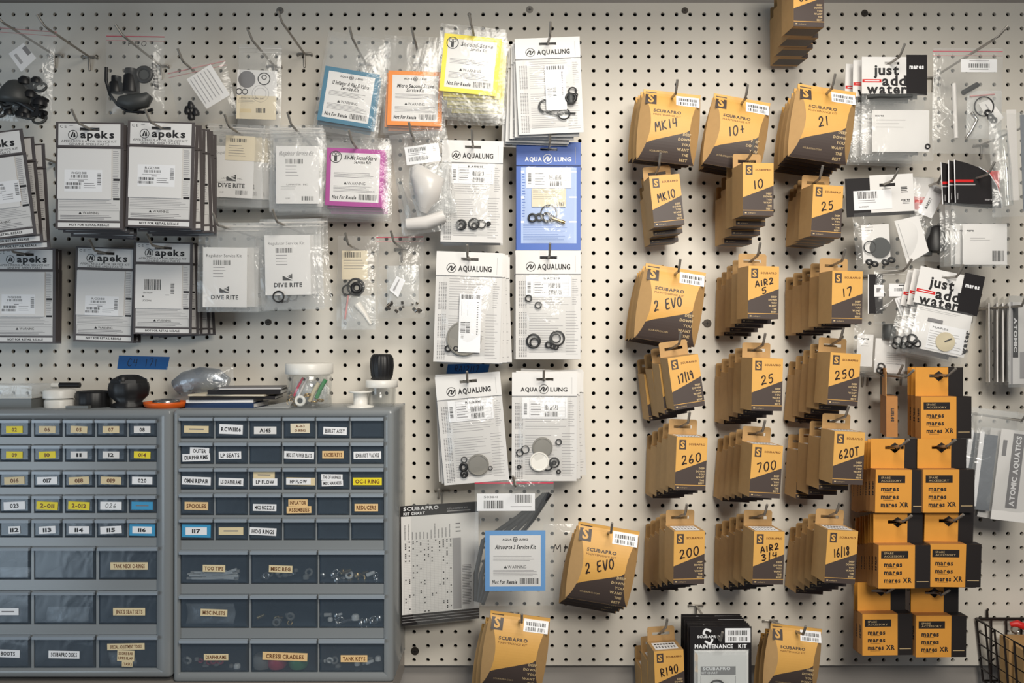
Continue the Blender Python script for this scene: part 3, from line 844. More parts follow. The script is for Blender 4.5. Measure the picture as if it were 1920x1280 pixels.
def aq_card(px, d, tilt, n, wpx, pl, contents, style='AQUALUNG', blue=False, sticker=True, tilts=None, sh=(0, 0), seed=1, zs=1, stp=.0105):
    k = K(d) * wpx / 121.0
    rnd = random.Random(seed)
    body, hd, ink = ('blue', 'blue', 'label') if blue else ('sheet', 'paper', 'ink')
    kind = 'blue diving kit card' if blue else 'tall white diving kit card'
    t = thing('pouch_kit_card', 'front %s %s' % (kind, pl), 'kit card', P(px[0], px[1], d), tilt, 1, group='tall diving kit cards')
    mb = MB(k)
    mb.box(-61, 28, 60, 189, -1.2, -.2, body)
    if blue:
        mb.rect(-52, 34, 52, 176, -.1, 'bluepale'); mb.rows(-48, 140, 44, 172, 10, 'blue', 0, .2, rnd, .7)
        for v in (40, 88, 134):
            mb.rect(-52, v, -46, v + 4, .05, 'label'); mb.rect(38, v, 52, v + 3, .05, 'label')
        mb.rows(-50, 46, -44, 130, 16, 'blue', 0, .3, rnd)
    else: aq_sheet(mb, rnd, -.1)
    mb.build('instruction_sheet', t)
    mb = MB(k)
    mb.slot(-61, -13, 60, 31, -16, -2.8, 16, 2.8, .2, 1.6, hd)
    mb.rect(-61, 30.4, 60, 31, 1.7, 'inkg' if not blue else 'ink')
    if style == 'AQUALUNG':
        logo_ring(mb, -33, 17, 9, 1.75, ink); mb.text('AQUALUNG', 10, 17, 10, ink, 1.75, 61, bold=1)
    else:
        logo_ring(mb, -2, 18, 9, 1.75, ink); mb.text('AQUA', -29, 18.5, 8, ink, 1.75, 32, bold=1); mb.text('LUNG', 26, 18.5, 8, ink, 1.75, 32, bold=1)
    mb.rect(50, -4, 50.5, 27, 1.75, 'inkl')
    mb.build('header_card', t)
    if sticker:
        mb = MB(k); mb.box(-42, 34, 42, 73, .6, .9, 'label'); w = 1.0
        mb.grid(-28, 36, 38, 70, 1, 6, 'inkl', w, .4)
        if sticker != 'x': mb.text(sticker, 6, 38.8, 3.6, 'ink', w + .05, 30, bold=1)
        mb.bars(0, 48, 24, 57, w=w + .1, seed=seed + 2); mb.bars(0, 60, 24, 69, w=w + .1, seed=seed + 3); mb.bars(-39, 45, -33, 66, w=w + .1, seed=seed, vert=True)
        mb.rows(-26, 45, -6, 70, 5, 'inkg', w + .1, .25, rnd)
        mb.build('barcode_sticker', t, 'white barcode sticker')
    contents(t, k, MB)
    mb = MB(k); mb.pouch(-48, 32, 48, 176, 9, 'film', seed, 1.0, back=False); mb.build('clear_pouch', t)
    t.scale = (1, 1, zs)
    st = min((d - .012) / n, stp)
    stack(t, n, st, kind, pl, sh, 1, tilts)
    hook(t.location + Vector((0, 0, .0005)), d + .035, ('blue' if blue else 'tall white') + ' diving kit cards ' + pl, (sh[0] * .6, 0))
def part(t, k, name, fn, label=None):
    mb = MB(k); fn(mb); return mb.build(name, t, label)
def rings(t, k, lst, m='rubber'):
    for u, v, r, th in lst:
        part(t, k, 'o_ring', lambda mb: mb.torus((u, v, 3 + th), r, th, m))
def disc(t, k, u, v, r, m='rubgrey', h=3, z=1.5, name='diaphragm'):
    part(t, k, name, lambda mb: (mb.disc(u, v, r, z, z + h, m), mb.torus((u, v, z + h), r - 2, 1.2, m)), 'grey rubber disc')
def strip_label(t, k, u0, v0, u1, v1, seed, rot=0, name='barcode_tag'):
    def f(mb):
        mb.box(u0, v0, u1, v1, 7, 7.4, 'label')
        mb.bars(u0 + 3, v0 + 1, u1 - 3, v0 + 9, w=7.5, seed=seed)
        mb.bars(u0 + 3, (v0 + v1) / 2 - 2, u0 + 12, (v0 + v1) / 2 + 18, w=7.5, seed=seed + 1, vert=True); mb.bars(u0 + 13, (v0 + v1) / 2 - 2, u0 + 20, (v0 + v1) / 2 + 18, w=7.5, seed=seed + 5, vert=True)
        mb.rows(u1 - 8, v0 + 14, u1 - 5, v1 - 30, 14, 'inkg', 7.5, .5)
        mb.rect(u0 + 4, v0 + 12, u0 + 4.4, v0 + 40, 7.5, 'inkl'); mb.rect(u0 + 15, v0 + 12, u0 + 15.4, v0 + 40, 7.5, 'inkl')
        mb.rows(u0 + 4, v1 - 32, u0 + 10, v1 - 24, 3, 'inkl', 7.5, .4)
    part(t, k, name, f, 'narrow white barcode tag')
def c_a(t, k, _):
    strip_label(t, k, -8, 48, 30, 142, 3)
    rings(t, k, [(-8, 132, 13, 2), (42, 102, 7, 1.5), (47, 111, 4, 1.2), (24, 150, 11, 1.5), (38, 118, 9, 3)])
    part(t, k, 'rubber_bellows', lambda mb: mb.lathe((38, 130, 4), [(6, 0), (8, 4), (6, 8), (8, 12), (6, 16), (8, 20)], 'rubdk', 14))
    part(t, k, 'seal_strip', lambda mb: mb.tube([(-6, 146, 3), (10, 151, 3), (26, 147, 3), (46, 149, 3)], 2, 'rubdk'))
def c_b(t, k, _):
    rings(t, k, [(-20, 155, 9, 2), (-20, 157, 5, 1.5), (5, 153, 10, 1.8), (6, 156, 5, 1.5), (20, 153, 8, 1.2), (34, 152, 3, 2)])
def c_c(t, k, _):
    part(t, k, 'price_insert', lambda mb: (mb.box(-32, 74, 32, 108, 2, 2.4, 'paper2'), mb.rows(-30, 78, 25, 96, 5, 'inkg', 2.5, .2), mb.bars(10, 99, 28, 106, w=2.5, seed=4)), 'cream barcode insert')
    rings(t, k, [(-31, 129, 7, 2), (-18, 128, 6, 2.2), (0, 120, 15, 1.2), (-4, 128, 8, 2), (6, 130, 5, 1.4)])
    part(t, k, 'metal_pin', lambda mb: mb.tube([(6, 130, 5), (30, 138, 5)], 3.2, 'brass'))
def c_d(t, k, _):
    disc(t, k, -6, 145, 32, h=4); rings(t, k, [(-34, 164, 5, 1.5), (-20, 164, 4, 1.5)])
    part(t, k, 'rubber_bellows', lambda mb: mb.tube([(-24, 168, 3), (0, 164, 4), (24, 166, 3)], 3, 'rubber'))
    strip_label(t, k, -16, 64, 24, 170, 8)
def c_e(t, k, _):
    rings(t, k, [(-37, 76, 5.6, 1.3), (-19, 89, 5.6, 1.3), (-28, 155, 12, 1.8), (-26, 158, 8, 1.6), (16, 150, 13, 1.6), (14, 150, 8, 1.2), (0, 162, 5, 1.8), (8, 165, 4, 1.5), (14, 166, 4, 1.4)])
def c_f(t, k, _):
    disc(t, k, 5, 156, 20, h=3); rings(t, k, [(-20, 144, 5, 1), (-22, 157, 6, 2.5), (-22, 170, 6, 1.6), (-22, 172, 3, 1.2), (27, 164, 3.5, .8)])
def c_g(t, k, _):
    disc(t, k, -4, 126, 19, h=3); disc(t, k, -10, 152, 18, 'white', 2, 5, 'backing_plate')
    rings(t, k, [(-46, 136, 6, 1), (-36, 130, 7, .9), (26, 116, 5, 1.2), (6, 160, 8, 1.5), (18, 154, 8.5, 1.4), (18, 154, 3, 1.6), (26, 171, 3.2, 1.2), (-47, 162, 3, 1.2)])
aq_card((1026.7, 82.7), .14, -2.6, 6, 122, 'topmost with narrow barcode tag', c_a, sticker=False, zs=.88, tilts=[-1, 1, 2, 1.5, 2.5], sh=(-.016, -.012), seed=3)
aq_card((887, 276), .10, 1.2, 4, 114, 'below the yellow framed kits', c_b, sticker='RA121140', tilts=[0, 1, -.6], sh=(-.003, -.002), seed=5)
aq_card((1029, 280), .09, 0, 3, 121, 'hanging under the topmost white kit', c_c, 'MID', True, 'x', [.3, -.4], seed=7)
aq_card((881, 486), .13, 1.8, 6, 124, 'with disc behind barcode tag', c_d, sticker=False, tilts=[1, -1, 2.5, -2, 0], sh=(.012, -.002), seed=9)
aq_card((1028.3, 482.7), .10, 0, 4, 122, 'directly below the blue diving kit', c_e, sticker='RA121139', tilts=[.5, -.6, .8], sh=(-.002, 0), seed=11)
aq_card((878, 714.6), .10, -5, 4, 122, 'below the short blue tape', c_f, sticker='RA121138', tilts=[-3.5, -2, -4.5], sh=(-.002, 0), seed=13)
aq_card((1021.5, 711), .10, .2, 6, 122, 'with two overlapping discs', c_g, 'MID', False, 'x', [-1.5, 1.5, -3, -2, 3], sh=(.016, .002), seed=15)

# ------------------------------------------------------------------ square framed service kits in clear bags
def dog(mb, u, v, r, w):
    mb.ring2(u, v, r, 1.4, w, 'ink'); mb.poly([(u - 2.5, v + 8), (u + 2.5, v + 8), (u + 2.5, v - 2), (u - 2.5, v - 2)], w, 'ink')
    mb.ring2(u - 3.4, v - 4.5, 3.4, 1.2, w, 'ink'); mb.ring2(u + 3.4, v - 4.5, 3.4, 1.2, w, 'ink')
def framed(px, d, tilt, n, wpx, col, cname, lines, pl, bag, logo, cardtop, sh=(0, 0), tilts=None, seed=1, zipm=None):
    """px: pixel of the hang hole; card top edge cardtop units below it; unit = card width / 104"""
    k = K(d) * wpx / 104.0
    t = thing('bagged_service_kit', 'front %s framed service kit in clear bag %s' % (cname, pl), 'service kit', P(px[0], px[1], d), tilt, 1, group='colour framed service kits')
    c = cardtop
    mb = MB(k); mb.box(-52, c, 52, c + 104, .9, 1.5, col); w = 1.6
    mb.rect(-44, c + 8, 44, c + 96, w, 'paper'); w = 1.7
    if logo == 'dog':
        dog(mb, -36, c + 16, 11, w + .05)
        mb.text(lines[0], 8, c + 16, 8, 'ink', w, 58, bold=1, shear=.2); mb.text(lines[1], 12, c + 24, 5.5, 'ink', w, 30, bold=1, shear=.2)
    else:
        logo_ring(mb, 0, c + 15, 4.2, w); mb.text('AQUA', -14, c + 15, 3.4, 'ink', w, 16, bold=1); mb.text('LUNG', 14, c + 15, 3.4, 'ink', w, 16, bold=1)
        mb.text(lines[0], 0, c + 28, 7, 'ink', w, 70, bold=1, shear=.2)
        if lines[1]: mb.text(lines[1], 0, c + 36, 7, 'ink', w, 34, bold=1, shear=.2)
    mb.rows(-38, c + 44, 38, c + 54, 4, 'inkg', w, .28)
    mb.text('WARNING', 3, c + 62.5, 5.5, 'ink', w, 32); mb.poly([(-17, c + 60), (-20, c + 65), (-14, c + 65)], w, 'ink')
    mb.rows(-38, c + 68, 40, c + 80, 5, 'inkg', w, .28)
    mb.text('Not For Resale', -40, c + 88, 6.6, 'ink', w, 43, 'L', bold=1, shear=.15)
    mb.bars(8, c + 82, 40, c + 92, w=w, seed=seed)
    mb.build('printed_card', t)
    u0, v0, u1, v1 = bag
    mb = MB(k); mb.pouch(u0, v0, u1, v1, 8, 'film', seed, 1.1); mb.build('clear_bag', t)
    if zipm:
        mb = MB(k); mb.box(u0, v0 + 5, u1, v0 + 7, .4, 1.4, zipm); mb.build('zip_strip', t)
    if n > 1: stack(t, n, min((d - .012) / n, .009), '%s framed service kit' % cname, pl, sh, 1, tilts)
    hook(t.location, d + .03, '%s framed service kits %s' % (cname, pl), (sh[0] * .5, 0), bend=-.4)
    return t, k
framed((669, 88), .09, 9.2, 3, 103, 'teal', 'teal', ('i3 Inflator & Flat E-Valve', 'Service Kit'), 'beside the orange one', (-58, -22, 60, 168), 'aq', 45, sh=(0, -.006), tilts=[8, 11], seed=21)
framed((781, 88), .09, 1.6, 3, 102, 'orange', 'orange', ('Micro Second Stage', 'Service Kit'), 'between teal and yellow', (-60, -20, 58, 166), 'aq', 47, sh=(-.004, -.005), tilts=[3, 0], seed=22)
framed((888, 64), .13, 5.5, 6, 108, 'cyellow', 'yellow', ('Second-Stage', 'Service Kit'), 'beside the topmost white kit', (-60, -14, 58, 130), 'dog', 4, sh=(.010, -.020), tilts=[3, 4, 2, 4, 1], seed=23)
framed((668, 276), .11, 2.2, 4, 108, 'magenta', 'magenta', ('Air-Mic Second-Stage', 'Service Kit'), 'under the teal one', (-60, -18, 60, 122), 'dog', 3, sh=(.001, -.008), tilts=[1, 3, 0], seed=24)
t, k = framed((966, 905), .15, 0, 1, 113, 'ltblue', 'light blue', ('Airsource 3 Service Kit', ''), 'over the long black tubes', (-70, -6, 66, 212), 'aq', 82, seed=25, zipm='zipred')
part(t, k, 'barcode_sticker', lambda mb: (mb.box(-66, 18, 34, 48, .9, 1.2, 'label'), mb.bars(-54, 30, -20, 44, w=1.4, seed=3), mb.bars(0, 20, 28, 34, w=1.4, seed=4), mb.text('5031141', -42, 24, 3.5, 'ink', 1.4, 24), mb.rect(-8, 40, 28, 41, 1.4, 'inkg')), 'white barcode sticker')
for q in range(4):
    part(t, k, 'rubber_tube', lambda mb: mb.tube([(60 - q * 3, 18 + q, 1 - q * 3.2), (32 - q * 9, 62, -4 - q * 3.2), (-2 - q * 18, 104, -6 - q * 3.2), (-38 - q * 10, 160, -6 - q * 3.2), (-56 - q * 4, 208, -6 - q * 3)], 4.2, 'rubber'), 'long black rubber tube')

# ------------------------------------------------------------------ plain clear bags with printed inserts
def bagkit(name, label, px, d, tilt, bag, fn, n=1, kind=None, place=None, sh=(0, 0), tilts=None, seed=1, fm='film', zipm=None, bulge=9, hk=True, yaw=1, cat='parts bag', group=None, bend=-.4, hookd=.03, step=.011):
    k = K(d)
    t = thing(name, label, cat, P(px[0], px[1], d), tilt, yaw, group=group)
    fn(t, k)
    u0, v0, u1, v1 = bag
    mb = MB(k); mb.pouch(u0, v0, u1, v1, bulge, fm, seed, 1.3); mb.build('clear_bag', t)
    if zipm:
        mb = MB(k); mb.box(u0, v0 + 6, u1, v0 + 7.6, .3, 1.3, zipm); mb.box(u0, v0 + 14, u1, v0 + 15, .3, 1.2, 'zippink' if zipm != 'zipclear' else 'zipclear'); mb.build('zip_strip', t)
    if n > 1: stack(t, n, min((d - .012) / n, step), kind, place, sh, 1, tilts)
    if hk: hook(t.location, d + hookd, (place or label.split(',')[0]), (sh[0] * .5, 0), bend=bend)
    return t, k
def dr_insert(style, u0, v0, u1, v1, seed):
    def f(t, k):
        def g(mb):
            mb.box(u0, v0, u1, v1, .8, 1.6, 'paper'); w = 1.7; W_ = u1 - u0; c = (u0 + u1) / 2
            if style in 'AB':
                mb.text('Regulator Service Kit', c, v0 + 12, 5.5, 'inkg', w, W_ * .78)
            if style in 'BCD':
                mb.text('Regulator Service Kit', c - 2, v0 + 15, 6, 'ink' if style == 'C' else 'inkg', w, W_ * .8)
                mb.bars(c - 22, v0 + 24, c + 10, v0 + 33, w=w, seed=seed); mb.rows(c - 22, v0 + 37, c + 2, v0 + 60, 4, 'inkg', w, .16)
            if style in 'ACD':
                y = v0 + (56 if style == 'A' else 76); 
                mb.poly([(c - 10, y + 9), (c + 8, y + 9), (c + 8, y - 4), (c - 2, y + 2), (c - 10, y)], w, 'ink')
                mb.ribbon([(c - 9, y - 1), (c, y + 4), (c + 8, y + 7)], 1.6, w + .1, 'paper'); mb.ribbon([(c + 2, y - 4), (c - 3, y + 3), (c + 6, y)], 1, w + .1, 'paper')
                mb.text('DIVE RITE', c, y + 17, 8, 'ink', w, W_ * .62, bold=1)
            if style in 'AB':
                y = v1 - 36
                mb.text('LAMARTEK, INC.', c, y, 3, 'ink', w, W_ * .5); mb.rows(u0 + 9, y + 4, c, y + 12, 3, 'inkg', w, .2)
                mb.text('1.0.10', u0 + 22, v1 - 10, 3, 'ink', w); mb.bars(u1 - 32, v1 - 14, u1 - 10, v1 - 6, w=w, seed=seed + 1)
        part(t, k, 'printed_insert', g, 'white printed paper insert')
        if style == 'A':
            part(t, k, 'price_sticker', lambda mb: (mb.box(u0 + 26, v0 - 20, u1 + 1, v0 + 26, 2, 2.3, 'paper2'), mb.bars(u0 + 34, v0 - 15, u1 - 14, v0 - 8, w=2.5, seed=2), mb.rows(u0 + 32, v0 - 2, u1 - 16, v0 + 22, 5, 'inkg', 2.5, .16)), 'cream barcode sticker')
        if style == 'D':
            rings(t, k, [(-10, v1 + 3, 10, 1.4), (-4, v1 + 12, 2, .6)])
    return f
GB = 'clear bags of regulator service kits'
def drk(style, px, d, tilt, bag, ins, n, place, sh, tilts, seed):
    bagkit('bagged_paper_kit', 'front clear bag with white service kit insert, ' + place, px, d, tilt, bag, dr_insert(style, *ins, seed), n, 'clear bag with white kit insert', place, sh, tilts, seed, 'film2', 'zipclear', 5, group=GB, cat='service kit')
drk('A', (445, 247), .11, 2.5, (-56, -14, 52, 140), (-46, 28, 34, 124), 4, 'upper pair beside the charcoal cards', (.020, 0), [-1, -3, 0], 31)
drk('B', (556, 244), .12, 0, (-50, -10, 48, 152), (-38, 30, 42, 138), 5, 'upper pair beside the magenta kit', (-.004, -.004), [1, -2, 1, -3], 32)
drk('C', (424, 427), .13, .5, (-52, -10, 62, 158), (-42, 37, 40, 149), 4, 'lower pair beside the charcoal cards', (.020, .004), [-1, 1, -3], 33)
drk('D', (531, 421), .13, -1, (-44, -11, 64, 160), (-35, 20, 50, 132), 4, 'lower pair beside the ring bag', (.010, .004), [-2, 0, -3], 34)

def f_printed(t, k):
    def g(mb):
        mb.box(-40, 40, 34, 132, .8, 1.6, 'paper'); w = 1.7
        mb.rect(-40, 88, 34, 132, w, 'paper2')
        mb.disc(-22, 58, 16, 1.6, 1.75, 'inkg'); mb.ring2(10, 56, 12, 2, w, 'ink'); mb.ring2(10, 53, 5, 1.6, w, 'ink')
        mb.ring2(-36, 81, 6, 1.6, w, 'ink'); mb.ring2(-25, 81, 5.6, 1.6, w, 'ink'); mb.ring2(4, 84, 16, .8, w, 'inkl'); mb.ring2(4, 84, 11, .8, w, 'inkl')
        mb.text('LAMARTEK SCUBA, INC.', -12, 93, 3, 'ink', w + .1, 46); mb.rows(-37, 97, -6, 104, 3, 'inkg', w + .1, .2)
        mb.bars(-5, 111, 15, 120, w=w + .1, seed=6); mb.rect(-33, 113, -12, 120, w + .1, 'tan')
    part(t, k, 'printed_insert', g, 'paper insert printed with grey disc and rings')
bagkit('bagged_paper_kit', 'clear bag with paper printed with grey disc and rings, above service kit bags', (487, 92), .09, 1.5, (-38, -8, 42, 146), f_printed, seed=36, fm='film2', zipm='zipclear', bulge=6, cat='service kit', bend=-.7)

# ------------------------------------------------------------------ bags of loose parts at the upper edge
def blob(name, t, k, prof, c, m, label=None, n=18, ribs=0, amp=0):
    part(t, k, name, lambda mb: mb.lathe(c, prof, m, n, ribs, amp), label)
def f_dark(t, k):
    part(t, k, 'barcode_tag', lambda mb: (mb.poly([(-6, 46), (20, 78), (46, 50), (20, 24)][::-1], 8, 'label'), mb.poly([(18, 34), (30, 47), (36, 41), (24, 28)][::-1], 8.2, 'inkg'), mb.poly([(4, 48), (18, 64), (22, 60), (8, 44)][::-1], 8.2, 'inkl')), 'tilted white barcode tag')
    part(t, k, 'regulator_cover', lambda mb: mb.lathe((12, 138, 4), [(8, 44), (16, 40), (26, 26), (32, 8), (30, 0), (0.01, 0)][::-1], 'rubdk', 28), 'dark domed cover')
    part(t, k, 'rubber_block', lambda mb: mb.box(46, 120, 60, 160, 4, 14, 'rubber'))
    part(t, k, 'rubber_hose', lambda mb: mb.tube([(-38, 132, 10), (0, 126, 16), (30, 138, 14), (52, 150, 10)], 6, 'rubber'))
    rnd = random.Random(3)
    for i in range(52):
        u = rnd.uniform(-38, 60); v = 165 - 70 * rnd.random() ** 1.3
        r = rnd.uniform(7, 13)
        if i % 3 == 0: part(t, k, 'rubber_cap', lambda mb: mb.lathe((u, v, 6 + i % 4), [(r, 0), (r, r * .7), (r * .7, r), (r * .6, r * 1.2)], 'rubber', 18))
        elif i % 3 == 1: part(t, k, 'rubber_part', lambda mb: mb.tube([(u, v, 5), (u + r * 1.5, v + rnd.uniform(-8, 8), 7)], r * .6, 'rubber', 10))
        else: part(t, k, 'rubber_seal', lambda mb: mb.torus((u, v, 7), r, 2.5, 'rubdk', tilt=.5))
    part(t, k, 'metal_fitting', lambda mb: (mb.torus((22, 112, 12), 4, 2, 'chrome')), 'small bright fitting')
bagkit('loose_parts_bag', 'clear zip bag of small black parts with tilted tag, in the board corner', (30, 58), .12, 4, (-40, -10, 76, 170), f_dark, seed=41, zipm='zippink', bulge=16, bend=-1.2, fm='film2')
def f_flo(t, k):
    part(t, k, 'marker_writing', lambda mb: mb.hand('FLO', 6, -2, 9, 9, 'marker', 1.2, th=1.2))
    blob('rubber_cap', t, k, [(12, 0), (12, 18), (9, 20), (9, 30)], (-30, 92, 6), 'rubber'); blob('rubber_cap', t, k, [(15, 0), (14, 30), (11, 34), (11, 44)], (-2, 92, 7), 'rubber')
    part(t, k, 'rubber_ring', lambda mb: mb.torus((22, 58, 8), 13, 4, 'rubber')); part(t, k, 'rubber_disc', lambda mb: mb.disc(22, 58, 11, 3, 8, 'rubdk'))
    part(t, k, 'mouthpiece', lambda mb: mb.tube([(-22, 108, 6), (0, 112, 12), (24, 106, 8), (32, 96, 6)], [10, 16, 14, 8], 'rubdk', 12), 'dark grey ribbed mouthpiece')
    part(t, k, 'rubber_strap', lambda mb: mb.tube([(-50, 44, 4), (-50, 70, 4), (-42, 96, 5), (-28, 114, 5), (-10, 126, 6), (20, 128, 6), (38, 122, 6)], 3, 'rubber'))
    part(t, k, 'rubber_strap', lambda mb: mb.tube([(38, 36, 4), (42, 60, 5), (44, 84, 5)], 4.5, 'rubber'))
bagkit('loose_parts_bag', 'clear zip bag of black caps and straps topped with handwriting', (252, 84), .11, 0.5, (-52, -22, 56, 130), f_flo, seed=42, zipm='zipred', bulge=18, bend=-1.2)
def f_card(t, k):
    part(t, k, 'printed_tag', lambda mb: (mb.poly([(-10, 22), (40, 4), (62, 68), (14, 84)][::-1], 9, 'paper'), [mb.poly([(-4 + i * 7, 24 - i * 2.5), (-2.5 + i * 7, 23.6 - i * 2.5), (16 + i * 7, 74 - i * 2.5), (14.5 + i * 7, 75 - i * 2.5)][::-1], 9.2, 'inkl') for i in range(6)]), 'white printed tag')
    for u, v in ((-14, 76), (-22, 84), (-8, 90), (-18, 96)):
        part(t, k, 'small_fitting', lambda mb: mb.lathe((u, v, 6), [(6, 0), (7, 4), (5, 10), (3, 14)], 'rubber', 14))
bagkit('loose_parts_bag', 'clear zip bag with white printed tag and dark fittings, above the cards', (358, 128), .11, -13, (-44, -6, 66, 104), f_card, seed=43, zipm='zippink', bulge=12, bend=-.5)
# empty hooks
hook(Vector((P(170, 104, .0).x, -.1, P(170, 108, 0).z)), .14, 'nothing, between corner bag and black caps bag', bend=-1.0)
hook(Vector((P(572, 102, .0).x, -.1, P(572, 102, 0).z)), .14, 'nothing, above the upper service kit bags', bend=-.6)

def f_vial(t, k):
    part(t, k, 'barcode_tag', lambda mb: (mb.box(-20, 14, 44, 48, 10, 10.3, 'label'), mb.bars(-14, 18, 20, 25, w=10.5, seed=3), mb.bars(-14, 34, 24, 42, w=10.5, seed=5), mb.bars(32, 18, 38, 30, w=10.5, seed=6, vert=True), mb.rows(-14, 27, 24, 33, 2, 'inkg', 10.5, .3)), 'white barcode tag')
    part(t, k, 'folded_sleeve', lambda mb: mb.tube([(-4, 52, 4), (0, 66, 7), (16, 90, 10), (10, 112, 9), (-2, 138, 5)], [10, 20, 32, 26, 8], 'zipclear', 9), 'pale folded plastic sleeve')
    part(t, k, 'inner_bag', lambda mb: mb.pouch(-18, 50, 56, 146, 20, 'film3', 9, 5))
    part(t, k, 'clear_roll', lambda mb: mb.tube([(-36, 156, 6), (0, 158, 8), (36, 150, 6)], [11, 13, 12], 'zipclear', 14), 'pale plastic roll')
    part(t, k, 'clear_tube', lambda mb: mb.tube([(-40, 70, 3), (-34, 110, 4), (-30, 150, 3)], 5, 'rigid'))
bagkit('loose_parts_bag', 'clear bag of pale folded plastic sleeves, under the orange kit', (777, 262), .11, -8, (-46, -14, 62, 176), f_vial, seed=44, fm='film2', bulge=22)
def f_ring(t, k):
    part(t, k, 'barcode_tag', lambda mb: (mb.box(-18, 8, 30, 62, 4, 4.3, 'paper2'), mb.bars(-13, 11, 18, 21, w=4.5, seed=3), mb.rows(-15, 26, 24, 46, 4, 'inkg', 4.5, .18)), 'cream barcode tag')
    rings(t, k, [(8, 76, 15, 2), (-8, 82, 9, 1.6), (10, 78, 8, 4)])
    part(t, k, 'inner_bag', lambda mb: mb.pouch(-20, 92, 44, 156, 6, 'film3', 5)); part(t, k, 'inner_zip', lambda mb: mb.tube([(-6, 92, 6), (-12, 136, 6)], 1.6, 'zippink'))
    part(t, k, 'white_sleeve', lambda mb: mb.tube([(10, 108, 5), (24, 126, 5), (36, 146, 5)], [8, 5, 2.5], 'white'))
bagkit('loose_parts_bag', 'clear bag with cream tag and black rings, beside the lower service kit bags', (660, 462), .07, 0, (-28, -20, 50, 150), f_ring, seed=45, bulge=9, bend=-.3)
def f_screws(t, k):
    part(t, k, 'inner_bag', lambda mb: mb.pouch(-20, 40, 40, 116, 8, 'film3', 6))
    part(t, k, 'white_tag', lambda mb: (mb.poly([(-14, 86), (0, 60), (16, 68), (2, 100)][::-1], 10, 'label'), mb.poly([(-8, 86), (4, 66), (6, 67), (-5, 89)][::-1], 10.2, 'inkl')), 'small white tag')
    rnd = random.Random(4)
    for i in range(12):
        u, v = rnd.uniform(-26, 44), rnd.uniform(108, 132)
        part(t, k, 'small_screw', lambda mb: mb.tube([(u, v, 5), (u + rnd.uniform(-9, 9), v + rnd.uniform(-6, 6), 7)], 2.6, 'screw' if i % 2 else 'chrome', 7))
bagkit('loose_parts_bag', 'clear red zip bag of small screws, below the pale sleeves bag', (744, 458), .07, -1, (-38, -20, 50, 138), f_screws, seed=46, zipm='zipred', bulge=11, bend=-.4)

# ------------------------------------------------------------------ small parts drawer cabinets
CD = 0.145                      # cabinet depth
KC = K(CD)
def cz(y): return H - (y - 640) * KC
def cx(x): return (x - 960) * KC
DRAWERS = {}
def drawer_mesh(w, h, dep):
    """front of a see-through drawer in mm: tray with a sloped front lip"""
    key = (round(w, 1), round(h, 1))
    if key in DRAWERS: return DRAWERS[key]
    mb = MB()
    t = 1.2
    u0, u1 = -w / 2 + .8, w / 2 - .8
    # bevelled front
    b = 3.2
    lip = 6.2
    o = [(u0, lip), (u0, h - 1), (u1, h - 1), (u1, lip)]
    i_ = [(u0 + b, lip), (u0 + b, h - 1 - b), (u1 - b, h - 1 - b), (u1 - b, lip)]
    vs = [(a, c, -2.5) for a, c in o] + [(a, c, 0.2) for a, c in i_]
    mb.add(vs, [(0, 1, 5, 4), (1, 2, 6, 5), (2, 3, 7, 6), (4, 5, 6, 7)], 'smoke')
    # tray
    mb.add([(u0, lip, -2.5), (u0, h - 1, -2.5), (u1, h - 1, -2.5), (u1, lip, -2.5), (u0, lip, -dep), (u0, h - 1, -dep), (u1, h - 1, -dep), (u1, lip, -dep)],
           [(0, 1, 5, 4), (1, 2, 6, 5), (2, 3, 7, 6)], 'smoke')
    # lip across the top used as handle
    mb.add([(u0 - .4, 0.6, -2), (u1 + .4, 0.6, -2), (u1 + .4, 1.6, 5.5), (u0 - .4, 1.6, 5.5), (u0 - .4, lip, 5), (u1 + .4, lip, 5), (u1 + .4, lip + .8, 0), (u0 - .4, lip + .8, 0)],
           [(0, 1, 2, 3), (3, 2, 5, 4), (4, 5, 6, 7), (0, 3, 4, 7), (1, 6, 5, 2)], 'lipm')
    o = mb.build('drawer'); me = o.data
    bpy.data.objects.remove(o)
    DRAWERS[key] = me
    return me
M['lipm'] = mat('drawer_lip', (150, 160, 170), 0.22)
